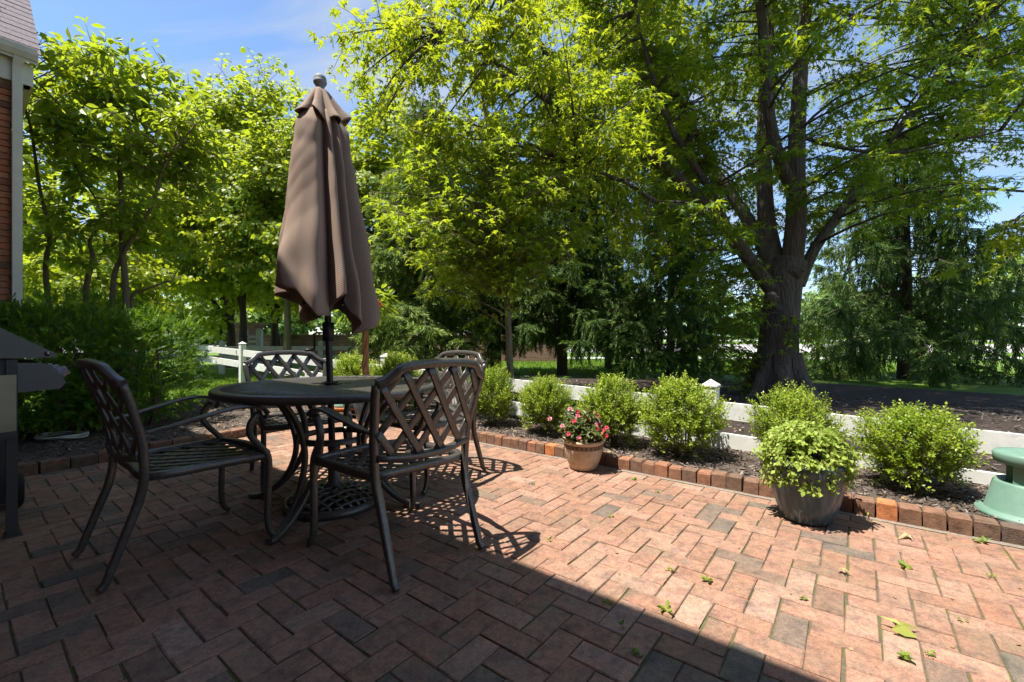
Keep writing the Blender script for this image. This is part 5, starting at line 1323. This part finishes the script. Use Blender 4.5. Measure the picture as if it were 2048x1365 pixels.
# ---- tree line beyond the road
k = 0
HL = ['round pale green tree', 'tall bluish green tree', 'yellow green spreading tree', 'dense dark green tree']
for (px_, yy, rx, rz) in ((60, 44, 5, 5), (230, 50, 5, 5.0), (400, 47, 4.5, 3.4), (560, 52, 5, 4.4), (720, 58, 5, 4.6), (860, 60, 5, 4.4), (1010, 62, 5, 4.8), (1160, 64, 5, 4.4), (1290, 66, 5.5, 4.8), (1420, 64, 5.0, 4.6), (1530, 66, 5, 4.4), (1650, 66, 5.2, 5.6), (1770, 68, 5.0, 4.4), (1880, 62, 5.2, 5.6), (2000, 58, 5.4, 7.0), (2130, 60, 6, 6)):
    x = (px_-1024)/880*yy; z0 = terr(yy)
    where = ['beyond the far lawn at the house side', 'on the skyline behind the hedge', 'far behind the gate', 'far behind the folded umbrella', 'on the skyline right of the umbrella', 'on the skyline behind the pale spruce', 'on the skyline behind the young maple', 'on the skyline between the middle spruces', 'on the skyline behind the slim spruce', 'across the road left of the big maple', 'across the road behind the big maple trunk', 'across the road just right of the big maple trunk', 'across the road behind the ragged spruce', 'across the road seen through the ragged spruce', 'across the road near the picture edge', 'across the road cut by the picture edge'][k]
    leafy('skyline_tree', HL[k % 4]+' '+where, (x, yy, z0-.1), 1.2, (x, yy, z0+rz*.75), (rx, 3.2, rz*.85), 46, .62, 60+k, mat='horizon_leaf', group='skyline trees across the road', ntw=7, twl=1.9, nlf=9, tr=.3, fork=3, tb=[.1, -.1, .2, -.15][k % 4]); k += 1

# ================================================================ GROUND COVER
def visible(x, y):
    px = 1024+880*x/y; return -80 < px < 2130
def chips(n, region, z, seed, lab, smin=.012, smax=.045):
    g = np.random.default_rng(seed); C = []
    while len(C) < n:
        s_, n_ = g.uniform(*region[0]), g.uniform(*region[1]); x, y, _ = sn(s_, n_)
        if y > .5 and visible(x, y): C.append((x, y, z+g.uniform(.0, .012)))
    C = np.array(C); D = unit(np.concatenate([g.normal(size=(n, 2)), g.normal(size=(n, 1))*.25], 1)); NN = unit(np.array([0, 0, 1.])+g.normal(size=(n, 3))*.35)
    T = np.clip(g.beta(1.6, 2.2, n), 0, 1)
    mb = MB(); mb.leaves([(-.16, 0, 0), (.16, .05, 0), (.13, 1, .0), (-.12, .92, 0), (-.10, .1, -.1), (.1, .9, -.1)], [(0, 1, 2, 3), (0, 4, 5, 3), (1, 2, 5, 4)], C, D, NN, g.uniform(smin, smax, n), T)
    o = mb.build('mulch_chips', 'mulch_chip'); tag(o, lab, 'mulch', kind='stuff')
chips(15000, ((-5.0, 2.6), (3.34, 4.6)), .056, 71, 'loose bark chips scattered over the shrub bed')
chips(6000, ((-8.3, -4.95), (.2, 4.0)), .052, 72, 'loose bark chips scattered over the hedge bed', .015, .055)
chips(5000, ((-7.0, 4.0), (4.5, 9.5)), .056, 73, 'shaded bark chips and twigs under the trees', .02, .07)
g = np.random.default_rng(74); n0 = 420; C = []
while len(C) < n0:
    s_, n_ = g.uniform(-6.5, 2.4), g.uniform(3.36, 5.2)
    if g.random() < .25: s_, n_ = g.uniform(-7.8, -5.1), g.uniform(.8, 3.9)
    x, y, _ = sn(s_, n_)
    if visible(x, y): C.append((x, y, .066))
mb = MB(); mb.leaves(DIAM, DIAM_F, np.array(C), np.concatenate([g.normal(size=(n0, 2)), .2*g.normal(size=(n0, 1))], 1), np.array([0, 0, 1.])+g.normal(size=(n0, 3))*.4, g.uniform(.02, .055, n0), g.random(n0))
tag(mb.build('leaf_litter', 'dry_leaf'), 'dry tan leaf scraps lying on the mulch', 'leaf litter', kind='stuff')
g = np.random.default_rng(75); n0 = 90; C = []
while len(C) < n0:
    s_, n_ = g.uniform(-4, 3.5), 3.2-abs(g.normal())*.9
    x, y, _ = sn(s_, n_)
    if n_ > -.2 and y > .9 and visible(x, y): C.append((x, y, .004))
mb = MB(); mb.leaves(DIAM, DIAM_F, np.array(C), np.concatenate([g.normal(size=(n0, 2)), .15*g.normal(size=(n0, 1))], 1), np.array([0, 0, 1.])+g.normal(size=(n0, 3))*.3, g.uniform(.006, .022, n0), g.random(n0)*.7)
tag(mb.build('patio_litter', 'dry_leaf'), 'tiny dry leaf crumbs scattered over the bricks', 'leaf litter', kind='stuff')
def grass(n, xr, yr, seed, h, label, wdt=.12):
    g = np.random.default_rng(seed); C = []
    x = g.uniform(*xr, n*2); y = g.uniform(*yr, n*2); s_ = x*U[0]+y*U[1]; n_ = x*N[0]+y*N[1]
    ok = (np.abs(x/y) < 1.3); ok &= ~((n_ > 3.2) & (n_ < 9.0) & (s_ > -8.2)); ok &= ~((n_ < 4.2) & (s_ > -8.3))
    x, y = x[ok][:n], y[ok][:n]; m = len(x)
    C = np.stack([x, y, np.full(m, -.045)], -1)
    D = unit(np.concatenate([g.normal(size=(m, 2))*.45, np.ones((m, 1))], 1)); NN = np.concatenate([g.normal(size=(m, 2)), np.full((m, 1), .3)], 1)
    mb = MB(); mb.leaves([(-wdt, 0, 0), (wdt, 0, 0), (0, 1, .15)], [(0, 1, 2)], C, D, NN, g.uniform(.6, 1.2, m)*h, np.clip(g.normal(.5, .22, m), 0, 1))
    tag(mb.build('grass', 'grass_blade'), label, 'grass', kind='stuff')
grass(45000, (-13, -3.5), (7.0, 16), 81, .085, 'bright grass blades of the side lawn by the hedge')
grass(30000, (-2, 16), (13.5, 25), 82, .10, 'grass blades of the lawn between spruces and footpath', .2)
# weeds between the pavers
def weed(px_, py_, size, kind, seed, par_name, label, group, mat='weed_leaf'):
    x, y = (px_-1024)/(py_-682), 880/(py_-682); g = np.random.default_rng(seed)
    k = 9; a = np.arange(k)*2.4+g.random()*6
    D = np.stack([np.cos(a), np.sin(a), g.uniform(.15, .9, k)], -1); NN = np.array([0, 0, 1.])+g.normal(size=(k, 3))*.25
    mb = MB(); mb.leaves(OVAL, OVAL_F, np.tile([0, 0, .004], (k, 1))+g.normal(size=(k, 3))*[.006, .006, .002], D, NN, size*.42*g.uniform(.6, 1.1, k), g.random(k))
    tag(mb.build(par_name, mat, None, (x, y, 0)), label, 'weed', group)
WD = [(1066, 968, .05, 'flat weed between the sunlit chair shadow and the tan pot'), (1098, 1082, .045, 'weed at the tip of the nearest chair back shadow'),
      (1342, 1143, .05, 'small weed just behind the brightest rosette weed on the sunlit bricks'), (1416, 1163, .075, 'bright rosette weed in the middle of the sunlit bricks'),
      (1331, 1222, .085, 'weed lying across the edge of the broad house shadow'), (1213, 1206, .05, 'weed in the shaded bricks just inside the shadow edge'),
      (1245, 1248, .045, 'thin weed in the shaded joint below the shadow edge'), (1275, 1312, .055, 'lowest weed in the shaded bricks near the bottom of the picture'),
      (1607, 1200, .045, 'upright weed on sunlit bricks below the glazed pot'), (1810, 1134, .08, 'long flat weed on the sunlit bricks below the kerb and wide boxwood'),
      (1983, 1155, .04, 'small weed near the picture edge below the green speaker'), (1810, 1316, .085, 'spiky weed right below the large curled yellow leaf'),
      (1922, 1242, .035, 'tiny weed to the right of the large curled yellow leaf'), (1862, 1312, .04, 'tiny yellowish weed beside the spiky weed at the bottom'),
      (1268, 960, .07, 'upright weed in the joint beside the kerb right of the tan pot'), (1314, 985, .05, 'weed a brick away from the kerb right of the tan pot'),
      (1222, 1035, .045, 'small weed on the sunlit bricks in front of the tan pot')]
for k, (px_, py_, s_, lab) in enumerate(WD):
    weed(px_, py_, s_, 0, 200+k, 'weed', lab, 'weeds in the brick joints')
weed(1965, 1085, .10, 0, 300, 'seedling', 'largest weed, a pale seedling against the brick kerb near the green speaker', 'weeds in the brick joints')
def fallen(px_, py_, size, seed, label, mat='fallen_leaf', z=.004):
    x, y = (px_-1024)/(py_-682), 880/(py_-682); g = np.random.default_rng(seed)
    T = [(a, b-.4, c+.10*abs(a)+.12*math.sin(b*4)) for a, b, c in MAPLE]
    mb = MB(); mb.leaves(T, MAPLE_F, [(0, 0, .012)], [(g.normal(), g.normal(), .1)], [(.15, -.1, 1.)], [size], [g.random()])
    tag(mb.build('fallen_leaf', mat, None, (x, y, z)), label, 'leaf', 'fallen leaves on the patio')
fallen(1800, 1262, .105, 1, 'large curled yellow green maple leaf lying on the sunlit bricks')
fallen(1688, 1148, .05, 3, 'small dark curled leaf on the bricks in front of the glazed pot', 'dry_leaf')
fallen(1812, 1078, .075, 4, 'brown crumpled leaf on the mortar strip beside the kerb', 'dry_leaf')
fallen(1735, 1032, .04, 5, 'tiny yellow leaf leaning at the kerb right of the glazed pot')
